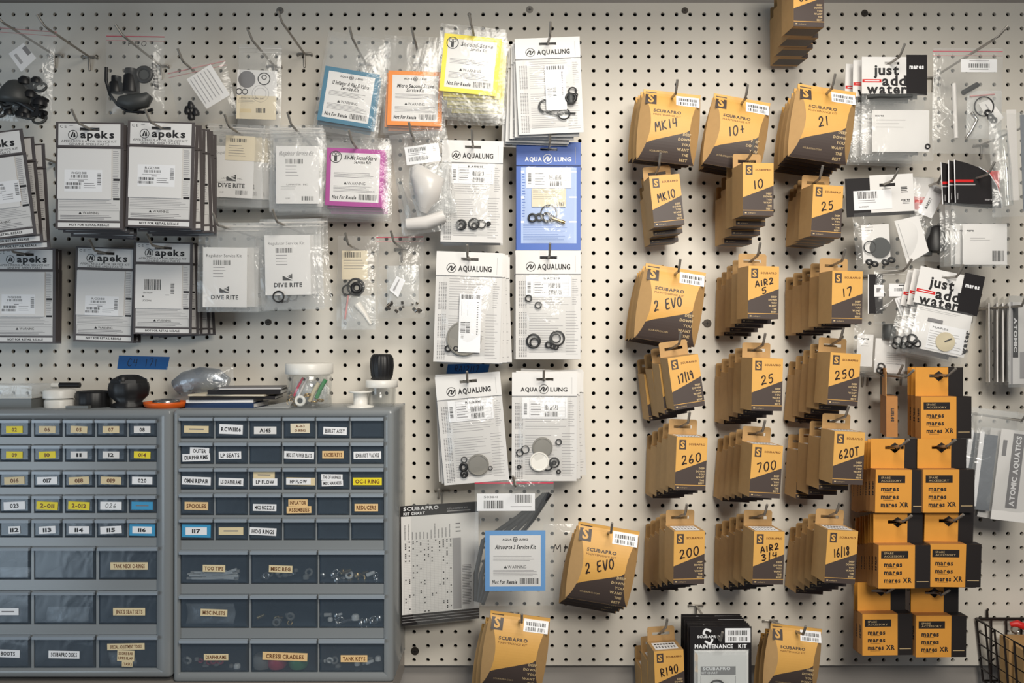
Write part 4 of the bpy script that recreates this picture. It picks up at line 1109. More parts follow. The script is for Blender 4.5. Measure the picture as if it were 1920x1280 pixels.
def cabinet(name, label, x0, x1, y0, y1, small, big, marks):
    """small / big: (columns [(x0, x1)], rows [(y0, y1)]) in pixels at the cabinet's front"""
    t = thing(name, label, 'cabinet', (cx((x0 + x1) / 2), 0, cz(y1)))
    xc = (x0 + x1) / 2
    U = lambda x: (x - xc) * KC * 1000
    V = lambda y: (y - y1) * KC * 1000
    dep = CD * 1000
    mb = MB()
    a, b, c, e = U(x0), U(x1), V(y0), V(y1)
    m = 'cabgrey'
    # rounded shell: outline with soft corners, extruded, hollow
    r = 5
    def outl(a, b, c, e, r):
        p = []
        for (cu, cv, s) in ((b - r, c + r, 0), (a + r, c + r, 90), (a + r, e - r, 180), (b - r, e - r, 270)):
            for q in range(5):
                an = R(s + q * 22.5); p.append((cu + r * math.cos(an), cv - r * math.sin(an)))
        return p
    o1 = outl(a, b, c, e, r); o0 = outl(a + 2.5, b - 2.5, c + 2.5, e - 2.5, r)
    n = len(o1)
    inn = outl(U(small[0][0][0]) , U(small[0][-1][1]), V(small[1][0][0]), V(big[1][-1][1]), .01)
    vs = [(p[0], p[1], 1) for p in o1] + [(p[0], p[1], dep - 3) for p in o1] + [(p[0], p[1], dep) for p in o0] + [(p[0], p[1], dep) for p in inn] + [(p[0], p[1], dep - 8) for p in inn]
    fs = []
    for L in range(4):
        fs += [(L * n + i, L * n + (i + 1) % n, (L + 1) * n + (i + 1) % n, (L + 1) * n + i) for i in range(n)]
    mb.add(vs, fs, m, True)
    mb.rect(a, c, b, e, 1, m)                                # back
    # dividing bars
    cells = []
    for (cols, rows), kind in ((small, 's'), (big, 'b')):
        for ri, (ya, yb) in enumerate(rows):
            for ci, (xa, xb) in enumerate(cols): cells.append((kind, ri, ci, xa, xb, ya, yb))
    def bars_for(cols, rows, ytop, ybot):
        ys = [ytop] + [v for r_ in rows for v in r_] + [ybot]
        for i in range(0, len(ys), 2):
            if ys[i + 1] - ys[i] > .5: mb.box(U(cols[0][0]), V(ys[i]), U(cols[-1][1]), V(ys[i + 1]), 12, dep - 2, m)
        for (p, q) in zip(cols, cols[1:]):
            mb.box(U(p[1]), V(rows[0][0]), U(q[0]), V(rows[-1][1]), 12, dep - 2.5, m)
    mid = (small[1][-1][1] + big[1][0][0]) / 2
    bars_for(small[0], small[1], small[1][0][0], mid)
    bars_for(big[0], big[1], mid, big[1][-1][1])
    # dark insides
    mb.box(U(small[0][0][0]), V(small[1][0][0]), U(small[0][-1][1]), V(big[1][-1][1]), 3, 12, 'cabdark')
    mb.build('body', t)
    for kind, ri, ci, xa, xb, ya, yb in cells:
        w, h = (xb - xa) * KC * 1000, (yb - ya) * KC * 1000
        me = drawer_mesh(w, h, 110)
        o = bpy.data.objects.new('drawer', me); COL.objects.link(o); o.parent = t
        o.location = (U((xa + xb) / 2) * .001, -dep * .001, -V(ya) * .001)
        for mi_, mk in enumerate(marks.get((kind, ri, ci), [])):
            col, lines, lw, lh, du, dv, rot = mk
            mb = MB(KC)
            # label stuck to the drawer front; du, dv from the middle of the front below the lip
            cu, cv = du, 4 + ((yb - ya) / 2 + 1) + dv - 2
            mb.box(-lw / 2, -lh / 2, lw / 2, lh / 2, .05, .4, col)
            for i, s in enumerate(lines):
                hh = min(lh * .42 / max(len(lines), 1) * 1.25, 7.5)
                yy = (i - (len(lines) - 1) / 2) * lh / max(len(lines), 1) * .9
                ink = 'ink' if col in ('label', 'paper') else 'brtext'
                if s.startswith('~'): mb.hand(s[1:], 0, yy, lh * .5, lh * .36, 'ink', .5, th=.9)
                elif s == '-': mb.rect(-lw * .3, yy - 1.2, lw * .3, yy + 1, .5, 'inkg')
                else: mb.text(s, 0, yy, hh, ink, .5, min(lw * .84, len(s) * hh * .72), bold=1)
            lo = mb.build('label_sticker', o)
            lo.location = (cu * KC, -0.0006 - .0005 * mi_, -cv * KC); lo.rotation_euler = (0, R(rot), 0)
    return t
rnd = random.Random(11)
LC = [(-2, 57), (62, 116), (120, 177), (180, 237), (240, 294)]
LR = [(785, 819), (833, 866), (881, 914), (927, 962), (972, 1008)]
LB = [(-66, 57), (62, 179), (184, 297)]
LBR = [(1024, 1087), (1107, 1171), (1190, 1253)]
def lm(col, lines, w=31, h=13, du=0, dv=0, rot=None): return (col, lines, w, h, du, dv, rnd.uniform(-3, 3) if rot is None else rot)
mk = {}
for ci, (c, s) in enumerate([('yellow', '02'), ('tan', '06'), ('tan', '05'), ('tan', '07'), ('paper', '08')]): mk[('s', 0, ci)] = [lm(c, [s])]
for ci, (c, s) in enumerate([('yellow', '09'), ('yellow', '10'), ('paper', '11'), ('paper', '12'), ('yellow', '014')]): mk[('s', 1, ci)] = [lm(c, [s])]
for ci, (c, s) in enumerate([('tan', '016'), ('label', '017'), ('tan', '018'), ('tan', '019'), ('label', '020')]): mk[('s', 2, ci)] = [lm(c, [s], 38, 14)]
for ci, (c, s) in enumerate([('label', '023'), ('yellow', '2-011'), ('yellow', '2-012'), ('label', '~026'), ('blue_lab', '-')]): mk[('s', 3, ci)] = [lm(c, [s], 40, 15)]
for ci, s in enumerate(['112', '113', '114', '115', '116']): mk[('s', 4, ci)] = [lm('label', [s], (22, 31, 38, 40, 40)[ci], 14)]
mk[('s', 4, 4)] = [('blue_lab', [], 48, 22, 0, 0, 1), lm('label', ['116'], 36, 13, 0, 0, 1)]
mk[('b', 0, 2)] = [lm('tan', ['TANK NECK O-RINGS'], 70, 14, 2, 2, 0)]
mk[('b', 1, 0)] = [lm('label', ['-'], 40, 13, 20, 4, 0)]
mk[('b', 1, 2)] = [lm('tan', ["JINX'S SEAT SETS"], 60, 14, 2, 4, 0)]
mk[('b', 2, 0)] = [lm('label', ['BOOTS'], 44, 14, 20, 0, 2)]
mk[('b', 2, 1)] = [lm('label', ['SCUBAPRO DISKS'], 58, 14, 0, 2, 1)]
mk[('b', 2, 2)] = [lm('tan', ['SPECIAL ADJUSTMENT TOOLS'], 70, 12, -4, -13, -1), lm('tan', ['SCORE BAR', 'UPPS FLAP'], 32, 20, -4, 4, 2), lm('tan', ['(TASK)'], 20, 10, -1, 19, 1)]
cabinet('drawer_cabinet', 'grey drawer cabinet cut by the frame edge with numbered drawers', -70, 321, 768, 1270,
        ([(-62, -6)] + LC, LR), (LB, LBR), {(k_[0], k_[1], k_[2] + (1 if k_[0] == 's' else 0)): v for k_, v in mk.items()})
RCc = [(337, 400), (403, 464), (467, 528), (531, 591), (594, 655), (658, 720)]
RR = [(781, 822), (828, 870), (876, 918), (924, 966), (971, 1013)]
RB = [(337, 466), (470, 595), (598, 722)]
RBR = [(1031, 1095), (1114, 1178), (1197, 1261)]
m2 = {
 ('s', 0, 0): [lm('tan', ['-'], 46, 13, 0, 0, 1)], ('s', 0, 1): [lm('label', ['RCW11106'], 44, 18, 0, 0, 2)], ('s', 0, 2): [lm('paper', ['A145'], 42, 14, 0, 2, 0)],
 ('s', 0, 3): [lm('paper2', ['A-163', 'O-RING'], 36, 18, 2, -2, -1)], ('s', 0, 4): [lm('label', ['BURST ASSY'], 44, 14, 4, 3, 2)],
 ('s', 1, 0): [lm('label', ['OUTER'], 36, 13, 6, -7, 2), lm('label', ['DIAPHRAMS'], 52, 14, 0, 5, -2)], ('s', 1, 1): [lm('label', ['LP SEATS'], 42, 14, -2, 1, -1)],
 ('s', 1, 3): [lm('label', ['MISC 1ST POWER SEATS'], 56, 14, 0, 1, 2)], ('s', 1, 4): [lm('orangelab', ['KNOBS/KEYS'], 40, 14, 0, 0, 0)], ('s', 1, 5): [lm('label', ['EXHAUST VALVES'], 52, 14, 0, 1, -1)],
 ('s', 2, 0): [lm('label', ['OMNI REPAIR'], 54, 15, 0, 1, 2)], ('s', 2, 1): [lm('label', ['LS DIAPHRAMS'], 46, 14, 0, 3, 2)], ('s', 2, 2): [lm('tan', ['-'], 40, 14, -2, -10, 1), lm('label', ['LP FLOW'], 46, 13, 0, 3, 0)],
 ('s', 2, 3): [lm('tan', [], 54, 14, 3, 2, 1), lm('label', ['HP FLOW'], 46, 12, -1, 2, 0)], ('s', 2, 4): [lm('label', ['TINS OF HARNESS'], 40, 11, -2, -6, 1), lm('label', ['MISC HARNESS'], 40, 11, -1, 5, -2)], ('s', 2, 5): [lm('yellow', ['OC-1 RING'], 54, 14, 0, 2, 0)],
 ('s', 3, 0): [lm('orangelab', ['SPOOLES'], 44, 15, 0, 0, 1)], ('s', 3, 2): [lm('label', ['MK2 NOZZLE'], 44, 13, -1, 3, 1)], ('s', 3, 3): [lm('orangelab', ['INFLATOR'], 36, 13, -2, -6, 0), lm('orangelab', ['ASSEMBLIES'], 46, 13, 0, 7, -1)],
 ('s', 3, 5): [lm('orangelab', ['REDUCERS'], 44, 14, -2, 3, 0)],
 ('s', 4, 0): [('blue_lab', [], 54, 24, 0, 0, 1), lm('label', ['117'], 40, 14, 0, 0, 0)], ('s', 4, 1): [lm('tan', ['-'], 46, 14, 0, 0, 0)], ('s', 4, 2): [lm('label', ['HOG RINGS'], 50, 14, -4, 1, 3)],
 ('b', 0, 0): [lm('tan', ['TOO TIPS'], 42, 13, 0, -1, 1)], ('b', 0, 1): [lm('tan', ['MISC REG'], 44, 13, -6, 0, 2)],
 ('b', 1, 0): [lm('tan', ['MISC INLETS'], 50, 13, 0, -1, 2)], ('b', 2, 0): [lm('tan', ['DIAPHRAMS'], 46, 12, 4, -1, 0)],
 ('b', 2, 1): [lm('orangelab', ['CRESSI CRADLES'], 84, 15, 2, -2, 2)], ('b', 2, 2): [lm('orangelab', ['TANK KEYS'], 50, 13, 4, 2, 0)],
}
cabinet('drawer_cabinet', 'grey drawer cabinet standing beside the printed kit chart, whole front in view', 325, 738, 768, 1279, (RCc, RR), (RB, RBR), m2)

# loose contents seen through the big drawers
def content(name, label, cat, group, px, d, fn):
    t = thing(name, label, cat, P(px[0], px[1], d), group=group)
    mb = MB(K(d)); fn(mb); mb.build('body', t); return t
rc = random.Random(5)
DD = CD - .010
for i in range(24):
    y = 1086 - (i // 8) * 5 - rc.uniform(0, 4); x = 352 + (i % 7) * 2
    tag(content('tube_tip', 'white plastic tip lying in the top big drawer, first column', 'plastic tip', 'white tips in drawer', (400 + rc.uniform(-20, 20), y), DD - (i % 4) * .006,
        lambda mb: mb.tube([(-30, 0, 0), (10, 0, 0), (30, rc.uniform(-6, 2), 0)], [2.3, 2.3, 3.2], 'white')), 'white plastic tip lying in the top big drawer, first column', 'plastic tip', 'white tips in drawer')
def nuts(x0, x1, y, n, lb, grp, mats, seed):
    r_ = random.Random(seed)
    for i in range(n):
        q = r_.random(); m = r_.choice(mats); s = r_.uniform(5, 9.5)
        if q < .35: f = lambda mb: mb.torus((0, 0, 0), s * .7, s * .28, m, tilt=r_.uniform(-.6, .6))
        elif q < .7: f = lambda mb: mb.tube([(-s, 0, 0), (s * .6, -s * r_.uniform(0, .8), 2)], [s * .5, s * .35], m, 10)
        else: f = lambda mb: mb.lathe((0, 0, 0), [(s * .8, -s * .5), (s * .8, s * .3), (s * .5, s * .6)], m, 12)
        content('loose_fitting', lb, 'fitting', grp, (r_.uniform(x0, x1), y - r_.uniform(0, 16)), DD - r_.uniform(0, .02), f)
nuts(490, 582, 1084, 12, 'small fitting lying in the top big drawer, middle column', 'fittings in top middle drawer', ['rubgrey', 'chrome', 'white', 'rubgrey'], 1)
nuts(606, 712, 1086, 20, 'bright fitting lying in the top big drawer, last column', 'fittings in top last drawer', ['chrome', 'chrome', 'brass', 'white'], 2)
nuts(606, 712, 1168, 20, 'bright fitting lying in the second big drawer, last column', 'fittings in second last drawer', ['chrome', 'chrome', 'white'], 3)
nuts(480, 560, 1168, 8, 'dull fitting lying in the second big drawer, middle column', 'fittings in second middle drawer', ['rubgrey', 'brass'], 4)
nuts(350, 455, 1250, 12, 'pale part lying in the lowest big drawer, first column', 'parts in lowest first drawer', ['white', 'rubgrey', 'zipred'], 5)
nuts(606, 712, 1248, 10, 'dull part lying in the lowest big drawer, last column', 'parts in lowest last drawer', ['rubgrey', 'cream', 'white'], 6)
for (x, m, nm) in ((492, 'rubgrey', 'grey'), (520, 'zipred', 'dark red'), (560, 'green', 'green')):
    content('cradle', nm + ' plastic cradle inside the lowest big drawer, middle column', 'cradle', 'cradles in drawer', (x, 1250), DD - .006, lambda mb: mb.lathe((0, 0, 0), [(15, 0), (18, 6), (18, 20), (13, 24)], m, 20))
for (x, y, w_, h_) in ((395, 1150, 90, 38), (128, 1155, 80, 36), (30, 1078, 60, 30), (230, 1235, 50, 26)):
    t = thing('folded_bag', 'crumpled clear bag inside a big drawer, ' + {395: 'second row under the white tips', 128: 'second row of the numbered cabinet', 30: 'top row of the numbered cabinet', 230: 'lowest row of the numbered cabinet'}[x], 'bag', P(x, y, DD - .01), group='bags inside drawers')
    mb = MB(K(DD)); mb.pouch(-w_ / 2, -h_ / 2, w_ / 2, h_ / 2, 10, 'film3', x, 2.5); mb.build('film', t)

# ------------------------------------------------------------------ things standing on the cabinets
TOPZ = cz(768)
def on_top(name, label, cat, px, d, group=None, lift=0, yaw=0):
    """thing standing on a cabinet at pixel column px, d from the board"""
    t = thing(name, label, cat, ((px - 960) * K(d), -d, TOPZ + lift), yaw=yaw, group=group)
    return t, K(d)
t, k = on_top('parts_case', 'shallow translucent lidded case on the cabinet at the frame edge', 'case', 30, .08)
mb = MB(k); mb.box(-56, -18, 52, 0, -40, 40, 'greyplastic'); mb.build('tray', t)
mb = MB(k); mb.box(-58, -42, 54, -18.2, -42, 42, 'film3'); mb.box(-58, -20, 54, -18.2, -42, 42, 'white'); mb.build('lid', t)
for i, (lift, r, lb) in enumerate(((0, 26, 'lower'), (17.5, 28, 'upper'))):
    t, k = on_top('white_cap', 'round white plastic cap, %s of the stacked pair on the cabinet' % lb, 'cap', 112, .09, 'stacked white caps', lift * K(.09))
    mb = MB(k); mb.lathe((0, 0, 0), [(r, 0), (r, 12), (r - 2, 15), (r - 6, 17), (0.01, 17)], 'white', 36, 36, .006); mb.build('shell', t)
t, k = on_top('fitting_cap', 'small white and black fitting lying on the stacked white caps', 'cap', 124, .07, lift=35 * K(.09))
mb = MB(k); mb.tube([(-26, -5, 0), (-12, -5, 0)], 5, 'white', 12); mb.build('white_end', t)
mb = MB(k); mb.tube([(-12, -5, 0), (26, -5, 0)], 5, 'rubber', 12); mb.build('black_end', t)
t, k = on_top('ribbed_collar', 'low black ribbed collar between white caps and black dome cap', 'collar', 176, .085)
mb = MB(k); mb.lathe((0, 0, 0), [(30, 0), (31, 4), (31, 26), (28, 30), (20, 30), (20, 0)], 'rubber', 48, 16, .02); mb.build('collar', t)
t, k = on_top('metal_strip', 'flat grey strip lying in front of the white caps', 'strip', 147, .128)
mb = MB(k); mb.box(-21, -6, 21, 0, -6, 6, 'greyplastic'); mb.build('bar', t)
t, k = on_top('valve_cap', 'big black domed valve cap on the cabinet beside the orange dish', 'cap', 242, .09)
mb = MB(k); mb.lathe((0, 0, 0), [(30, 0), (31, 6), (22, 10), (34, 22), (36, 36), (34, 46)], 'rubber', 40, 10, .02); mb.build('base', t)
mb = MB(k); mb.lathe((0, -46, 0), [(34, 0), (33, 6), (17, 14), (10, 15), (0.01, 15)], 'rubber', 8, smooth=False); mb.lathe((0, -50, 25), [(9, 0), (9, 8), (6, 9)], 'rubber', 14); mb.build('crown', t)
t, k = on_top('orange_dish', 'shallow orange plastic dish on the cabinet', 'dish', 312, .095)
mb = MB(k); mb.lathe((0, 0, 0), [(34, 0), (38, 3), (40, 8), (40, 11), (36, 11), (34, 5), (0.01, 4)], 'orangepl', 40); mb.build('dish', t)
t, k = on_top('metal_ring', 'bright metal ring sitting in the orange dish', 'ring', 312, .095, lift=5.2 * K(.095))
mb = MB(k); mb.torus((0, -5, 0), 20, 5, 'chrome', 'v', 30); mb.build('ring', t)
t, k = on_top('folded_bag', 'crumpled grey foil bag in clear film lying behind the booklets', 'bag', 378, .045)
mb = MB(k); mb.tube([(-48, -34, 0), (-30, -44, 0), (0, -50, 2), (30, -48, 0), (50, -42, 0)], [14, 19, 22, 20, 10], 'foil', 16); mb.build('foil_roll', t)
mb = MB(k); mb.pouch(-64, -72, 62, 0, 26, 'film2', 4, 3); mb.build('film', t)
# booklets in a pile
zz = 0
for i, (x, w_, h_, m, lb) in enumerate([(428, 126, 9, 'navy', 'navy blue booklet at the bottom of the pile'), (424, 118, 5, 'label', 'white booklet lying on the navy booklet'),
        (446, 150, 6, 'blackcard', 'wide black booklet midway in the pile'), (440, 140, 3, 'paper2', 'thin cream booklet midway in the pile'), (468, 128, 8, 'blackcard', 'black booklet with pale cover near the pile top'), (476, 110, 4, 'inkg', 'thin grey leaflet topmost of the booklet pile')]):
    t, k = on_top('booklet', lb + ' on the cabinet', 'booklet', x, .07, 'booklets on the cabinet', zz, (-4, 3, 5, -3, 4, 8)[i])
    mb = MB(k); mb.box(-w_ / 2, -h_ + 1, w_ / 2, -1, -38, 38, 'paper'); mb.build('pages', t)
    mb = MB(k); mb.box(-w_ / 2 - 1, -1, w_ / 2 + 1, 0, -39, 39, m); mb.box(-w_ / 2 - 1, -h_, w_ / 2 + 1, -h_ + 1, -39, 39, m); mb.box(-w_ / 2 - 1.6, -h_, -w_ / 2 - .6, 0, -39, 39, m); (mb.box(-w_ / 2 - 1, -h_, w_ / 2 + 1, 0, 38.2, 39.2, m) if m in ('navy', 'blackcard') else None); mb.build('cover', t)
    zz += h_ * k + .0004
t, k = on_top('folded_bag', 'flat clear bag lying in front of the parts jar', 'bag', 512, .125)
mb = MB(k); mb.add([(-34, -1, 8), (32, -2, 8), (36, -15, -8), (-20, -3, -8)], [(0, 1, 2, 3)], 'film3'); mb.add([(-34, -.5, 8), (32, -1, 8), (36, -4, -8), (-20, -.6, -8)], [(0, 1, 2, 3)], 'film3'); mb.build('film', t)
# jar of small parts
JX, JD = 580, .085
t, k = on_top('parts_jar', 'clear plastic jar with white screw lid full of small parts', 'jar', JX, JD)
mb = MB(k); mb.lathe((0, 0, 0), [(0.01, .5), (38, .5), (41, 3), (41, 58), (36, 63)], 'rigid', 40); mb.build('jar_body', t)
mb = MB(k); mb.lathe((0, -62, 0), [(43, 0), (44, 2), (44, 18), (42, 20), (0.01, 20)], 'white', 44, 44, .005); mb.build('lid', t)
jt = lambda u, v, w: Vector(((JX - 960) * K(JD) + u * k, -JD - w * k, TOPZ - v * k))
def in_jar(name, label, cat, u, v, w, fn):
    o = thing(name, label, cat, jt(u, v, w), group='parts inside the jar'); mb = MB(k); fn(mb); mb.build('body', o)
in_jar('washer', 'white washer with dark hole standing against the jar wall', 'washer', -8, -14, 36, lambda mb: (mb.torus((0, 0, 0), 7.5, 3, 'white'), mb.disc(0, 0, 5, -2, 1, 'rubdk')))
for i, (u, v, w) in enumerate(((-32, -10, 18), (-26, -14, 24), (-30, -20, 12), (4, -24, 30), (16, -12, 28), (26, -14, 22), (-18, -8, 30))):
    in_jar('brass_washer', 'brass washer among the parts at the jar bottom', 'washer', u, v, w, lambda mb: mb.torus((0, 0, 0), 5, 1.6, 'brass', tilt=.4 * i))
for i, (u, v, w, m, lb) in enumerate(((-14, -40, 26, 'zipred', 'red edged plastic strip leaning in the jar'), (-6, -40, 22, 'zipclear', 'pale plastic strip leaning in the jar'), (26, -36, 20, 'green', 'green plastic piece high in the jar'), (14, -30, 24, 'cream', 'cream plastic piece midway in the jar'))):
    in_jar('plastic_strip', lb, 'plastic piece', u, v, w, lambda mb: mb.tube([(-8, 18, 0), (0, 0, 0), (9, -16, 0)], 2.2 if i < 2 else 4, m, 8))
for i in range(9):
    a = rc.uniform(0, 6.28)
    in_jar('small_bag', 'tiny clear bag crumpled inside the parts jar', 'bag', rc.uniform(-20, 20), -30 - rc.uniform(-10, 16), rc.uniform(-14, 18), lambda mb: mb.pouch(-14, -14, 14, 14, 5, 'film3', i, 3, 6, 6))
t, k = on_top('thread_spool', 'small white plastic spool at the cabinet corner', 'spool', 676, .09)
mb = MB(k); mb.lathe((0, 0, 0), [(25, 0), (25, 2), (13, 5), (13, 26), (22, 28), (22, 30), (0.01, 30)], 'white', 32); mb.build('spool', t)
t, k = on_top('sample_pot', 'small clear pot with white lid carrying the black knob', 'pot', 716, .075)
mb = MB(k); mb.lathe((0, 0, 0), [(0.01, .4), (23, .4), (25, 3), (26, 36)], 'rigid', 32); mb.build('pot_body', t)
mb = MB(k); mb.lathe((0, -36, 0), [(29, 0), (30, 1), (30, 12), (28, 14), (0.01, 14)], 'white', 36); mb.build('lid', t)
t, k = on_top('ribbed_handwheel', 'black ribbed barrel knob standing on the small white lidded pot', 'knob', 716, .075, lift=50.3 * K(.075))
mb = MB(k); mb.lathe((0, 0, 0), [(17, 0), (20, 8), (22, 26), (21, 40), (18, 46), (15, 48), (0.01, 48)], 'rubber', 72, 18, .03); mb.build('grip', t)

# painter's tape on the board
for (x0, y0, x1, y1, lb, txt, w_) in ((220, 667, 318, 692, 'long blue painter tape strip under the charcoal bordered cards', 'C4 171', 98), (837, 681, 918, 701, 'short blue painter tape strip between two tall white kits', 'RA12117', 82)):
    t = thing('tape_strip', lb, 'tape', P((x0 + x1) / 2, (y0 + y1) / 2, .0), 1.0)
    mb = MB(K(0)); hw, hh = (x1 - x0) / 2, (y1 - y0) / 2
    mb.slab([(-hw + 3, -hh), (-hw, hh), (hw - 4, hh), (hw, -hh + 1)], .05, .4, 'tape')
    mb.hand(txt, -2, 0, hh * 1.1, w_ / len(txt) * .5, 'ink', .6, th=1.1)
    mb.build('strip', t)

# ------------------------------------------------------------------ printed kit chart in a clear sleeve
t = thing('kit_chart', 'large printed kit chart with black heading, beside the drawer cabinet', 'chart', P(824, 930, .06), -0.6, 15)
k = K(.06)
mb = MB(k); mb.box(-74, 14, 74, 236, .2, .6, 'paper')
w = .7
mb.rect(-74, 14, 74, 34, w, 'blackcard'); mb.text('SCUBAPRO', -68, 20, 6.5, 'label', w + .1, 66, 'L', bold=1); mb.text('KIT CHART', -68, 29, 5, 'label', w + .1, 40, 'L', bold=1)
mb.text('REPLACEMENT KIT', 14, 24, 3.2, 'inkl', w + .1, 40, 'L'); mb.rows(14, 28, 70, 32, 1, 'inkl', w + .1, .4)
mb.rect(-74, 34, -72.5, 236, w, 'blackcard')
mb.rect(-74, 216, 74, 236, w, 'blackcard')
for q in range(3): mb.rect(-72, 220 + q * 5, 74, 220.8 + q * 5, w + .1, 'inkl')
mb.grid(-68, 80, 24, 214, 13, 42, 'inkl', w, .2)
rk = random.Random(8)
for c in range(13):
    mb.rows(-66.5 + c * 7, 46 + rk.uniform(0, 20), -64.5 + c * 7, 78, 12, 'inkg', w, .7, rk)
    for r_ in range(42):
        if rk.random() < (.38 if r_ < 10 else .14): mb.rect(-65.9 + c * 7.08, 80.6 + r_ * 3.19, -63.5 + c * 7.08, 82.9 + r_ * 3.19, w + .1, 'ink')
mb.rect(24, 80, 40, 214, w, 'inkl'); mb.rows(42, 132, 60, 208, 26, 'inkg', w, .4, rk); mb.rows(30, 52, 40, 74, 3, 'inkg', w, .3, rk)
mb.build('printed_sheet', t)
mb = MB(k); mb.pouch(-54, -8, 76, 238, 2.5, 'rigid', 3, .4, back=False); mb.build('clear_sleeve', t)
hook(t.location, .08, 'the printed kit chart', bend=.2)

# ------------------------------------------------------------------ black blister kits
d = .16; k = K(d)
t = thing('blister_kit', 'front black blister card of a maintenance kit, bottom edge stack', 'blister kit', P(1345, 1192, d), 0, 1, group='black blister kits')
mb = MB(k); mb.box(-52, -18, 64, 150, 0, 1.2, 'blackcard'); w = 1.4
for sg in (1, -1):
    mb.ribbon([(-18 + 6 * sg, -9 * sg), (-18 - 4 * sg, -13 * sg), (-18 - 8 * sg, -5 * sg), (-18, 0)], 4, w, 'label')
mb.rect(-40, -3, 6, 4, w + .1, 'blackcard'); mb.text('SCUBAPRO', -17, .5, 4.8, 'label', w + .2, 42, bold=1); mb.text('MAINTENANCE   KIT', 6, 18.5, 7.5, 'label', w, 98, bold=1)
mb.build('backing_card', t)
mb = MB(k); mb.box(14, -15, 62, 12, 1.4, 1.7, 'label'); mb.bars(20, -11, 56, -2, w=1.9, seed=3); mb.bars(20, 1, 36, 9, w=1.9, seed=4); mb.bars(40, 1, 56, 9, w=1.9, seed=5); mb.build('price_sticker', t, 'white barcode sticker')
mb = MB(k); mb.box(-44, 26, 58, 150, 1.3, 2, 'paper'); w = 2.1
mb.rect(-32, 56, 34, 72, w, 'inkg'); mb.text('SCUBAPRO', -28, 60, 5.5, 'label', w + .1, 52, 'L', bold=1); mb.text('KIT CHART', -30, 68, 4.5, 'label', w + .1, 30, 'L')
mb.rect(-32, 74, -31, 150, w, 'inkg'); mb.rect(33, 74, 34, 150, w, 'inkg')
mb.build('chart_insert', t, 'white printed insert')
for u, v, r_ in ((-2, 96, 15), (-2, 98, 9)): part(t, k, 'o_ring', lambda mb: mb.torus((u, v, 5), r_, 1.6, 'rubber'))
def dome(mb):
    o = [(-46, 24), (60, 24), (60, 150), (-46, 150)]; i_ = [(-40, 30), (54, 30), (54, 150), (-40, 150)]
    vs = [(a, b, 1.3) for a, b in o] + [(a, b, 15) for a, b in i_]
    mb.add(vs, [(0, 1, 5, 4), (1, 2, 6, 5), (3, 0, 4, 7), (4, 5, 6, 7)], 'rigid')
mb = MB(k); dome(mb); mb.build('blister', t)
stack(t, 8, .0085, 'black blister card', 'bottom edge stack', (-.002, .0), 1, [0, .4, -.3, .3, 0, -.4, .3])
hook(t.location + Vector((0, 0, -.0)), d + .02, 'black blister kits at bottom edge')

# ------------------------------------------------------------------ large worded header kits
def worded(px, d, tilt, n, label, place, under, seed, sc=1.0, tilts=None, sh=(0, 0), blk=(0, 0)):
    k = K(d) * sc
    t = thing('worded_kit_bag', label, 'service kit', P(px[0], px[1], d), tilt, 1, group='worded header kits')
    mb = MB(k); mb.slot(-53, -12, 32, 57, -10, -2.4, 18, 2.4, 0, 1.2, 'paper'); w = 1.35
    mb.text('just', -7, 12, 19, 'ink', w, 48, bold=1); mb.text('add', 8, 32, 19, 'ink', w, 46, bold=1); mb.text('water', -6, 47.5, 19, 'ink', w, 76, bold=1)
    mb.rect(-52, 30, -16, 36, w, 'red'); mb.rect(-48, 32.4, -20, 33.8, w + .1, 'label')
    mb.build('header_card', t)
    mb = MB(k); mb.box(31 + blk[0], -16 + blk[1], 70 + blk[0], 60 + blk[1], 1.2, 1.9, 'blackcard'); mb.text('mares', 50 + blk[0], 6 + blk[1], 8.5, 'label', 2.1, 27, bold=1); mb.build('black_panel', t, 'black printed panel')
    under(t, k)
    stack(t, n, min((d - .012) / max(n, 1), .02), 'worded white and black header kit', place, sh, 1, tilts)
    hook(t.location, d + .03, 'worded header kits ' + place, (sh[0] * .5, 0), bend=.4)
    return t, k
def u1(t, k):
    part(t, k, 'white_insert', lambda mb: (mb.box(-34, 88, 74, 166, 1, 1.8, 'paper'), mb.text('mares', -20, 98, 4, 'ink', 2, 16, bold=1), mb.rows(-26, 106, 30, 126, 3, 'inkl', 2, .14)), 'white paper insert')
    part(t, k, 'o_ring', lambda mb: mb.torus((70, 156, 4), 4, 1.3, 'rubber')); part(t, k, 'dark_seal', lambda mb: mb.tube([(-44, 64, 4), (-20, 62, 5), (8, 63, 4), (40, 62, 4)], 4, 'rubdk'))
    part(t, k, 'clear_bag', lambda mb: mb.pouch(-54, 54, 84, 182, 9, 'film2', 51, 1.6))
worded((1668, 119), .12, 0, 3, 'front white header with big black words, upper one near the board top', 'upper of the two', u1, 51, 1, [1, 2], (-.011, .0))
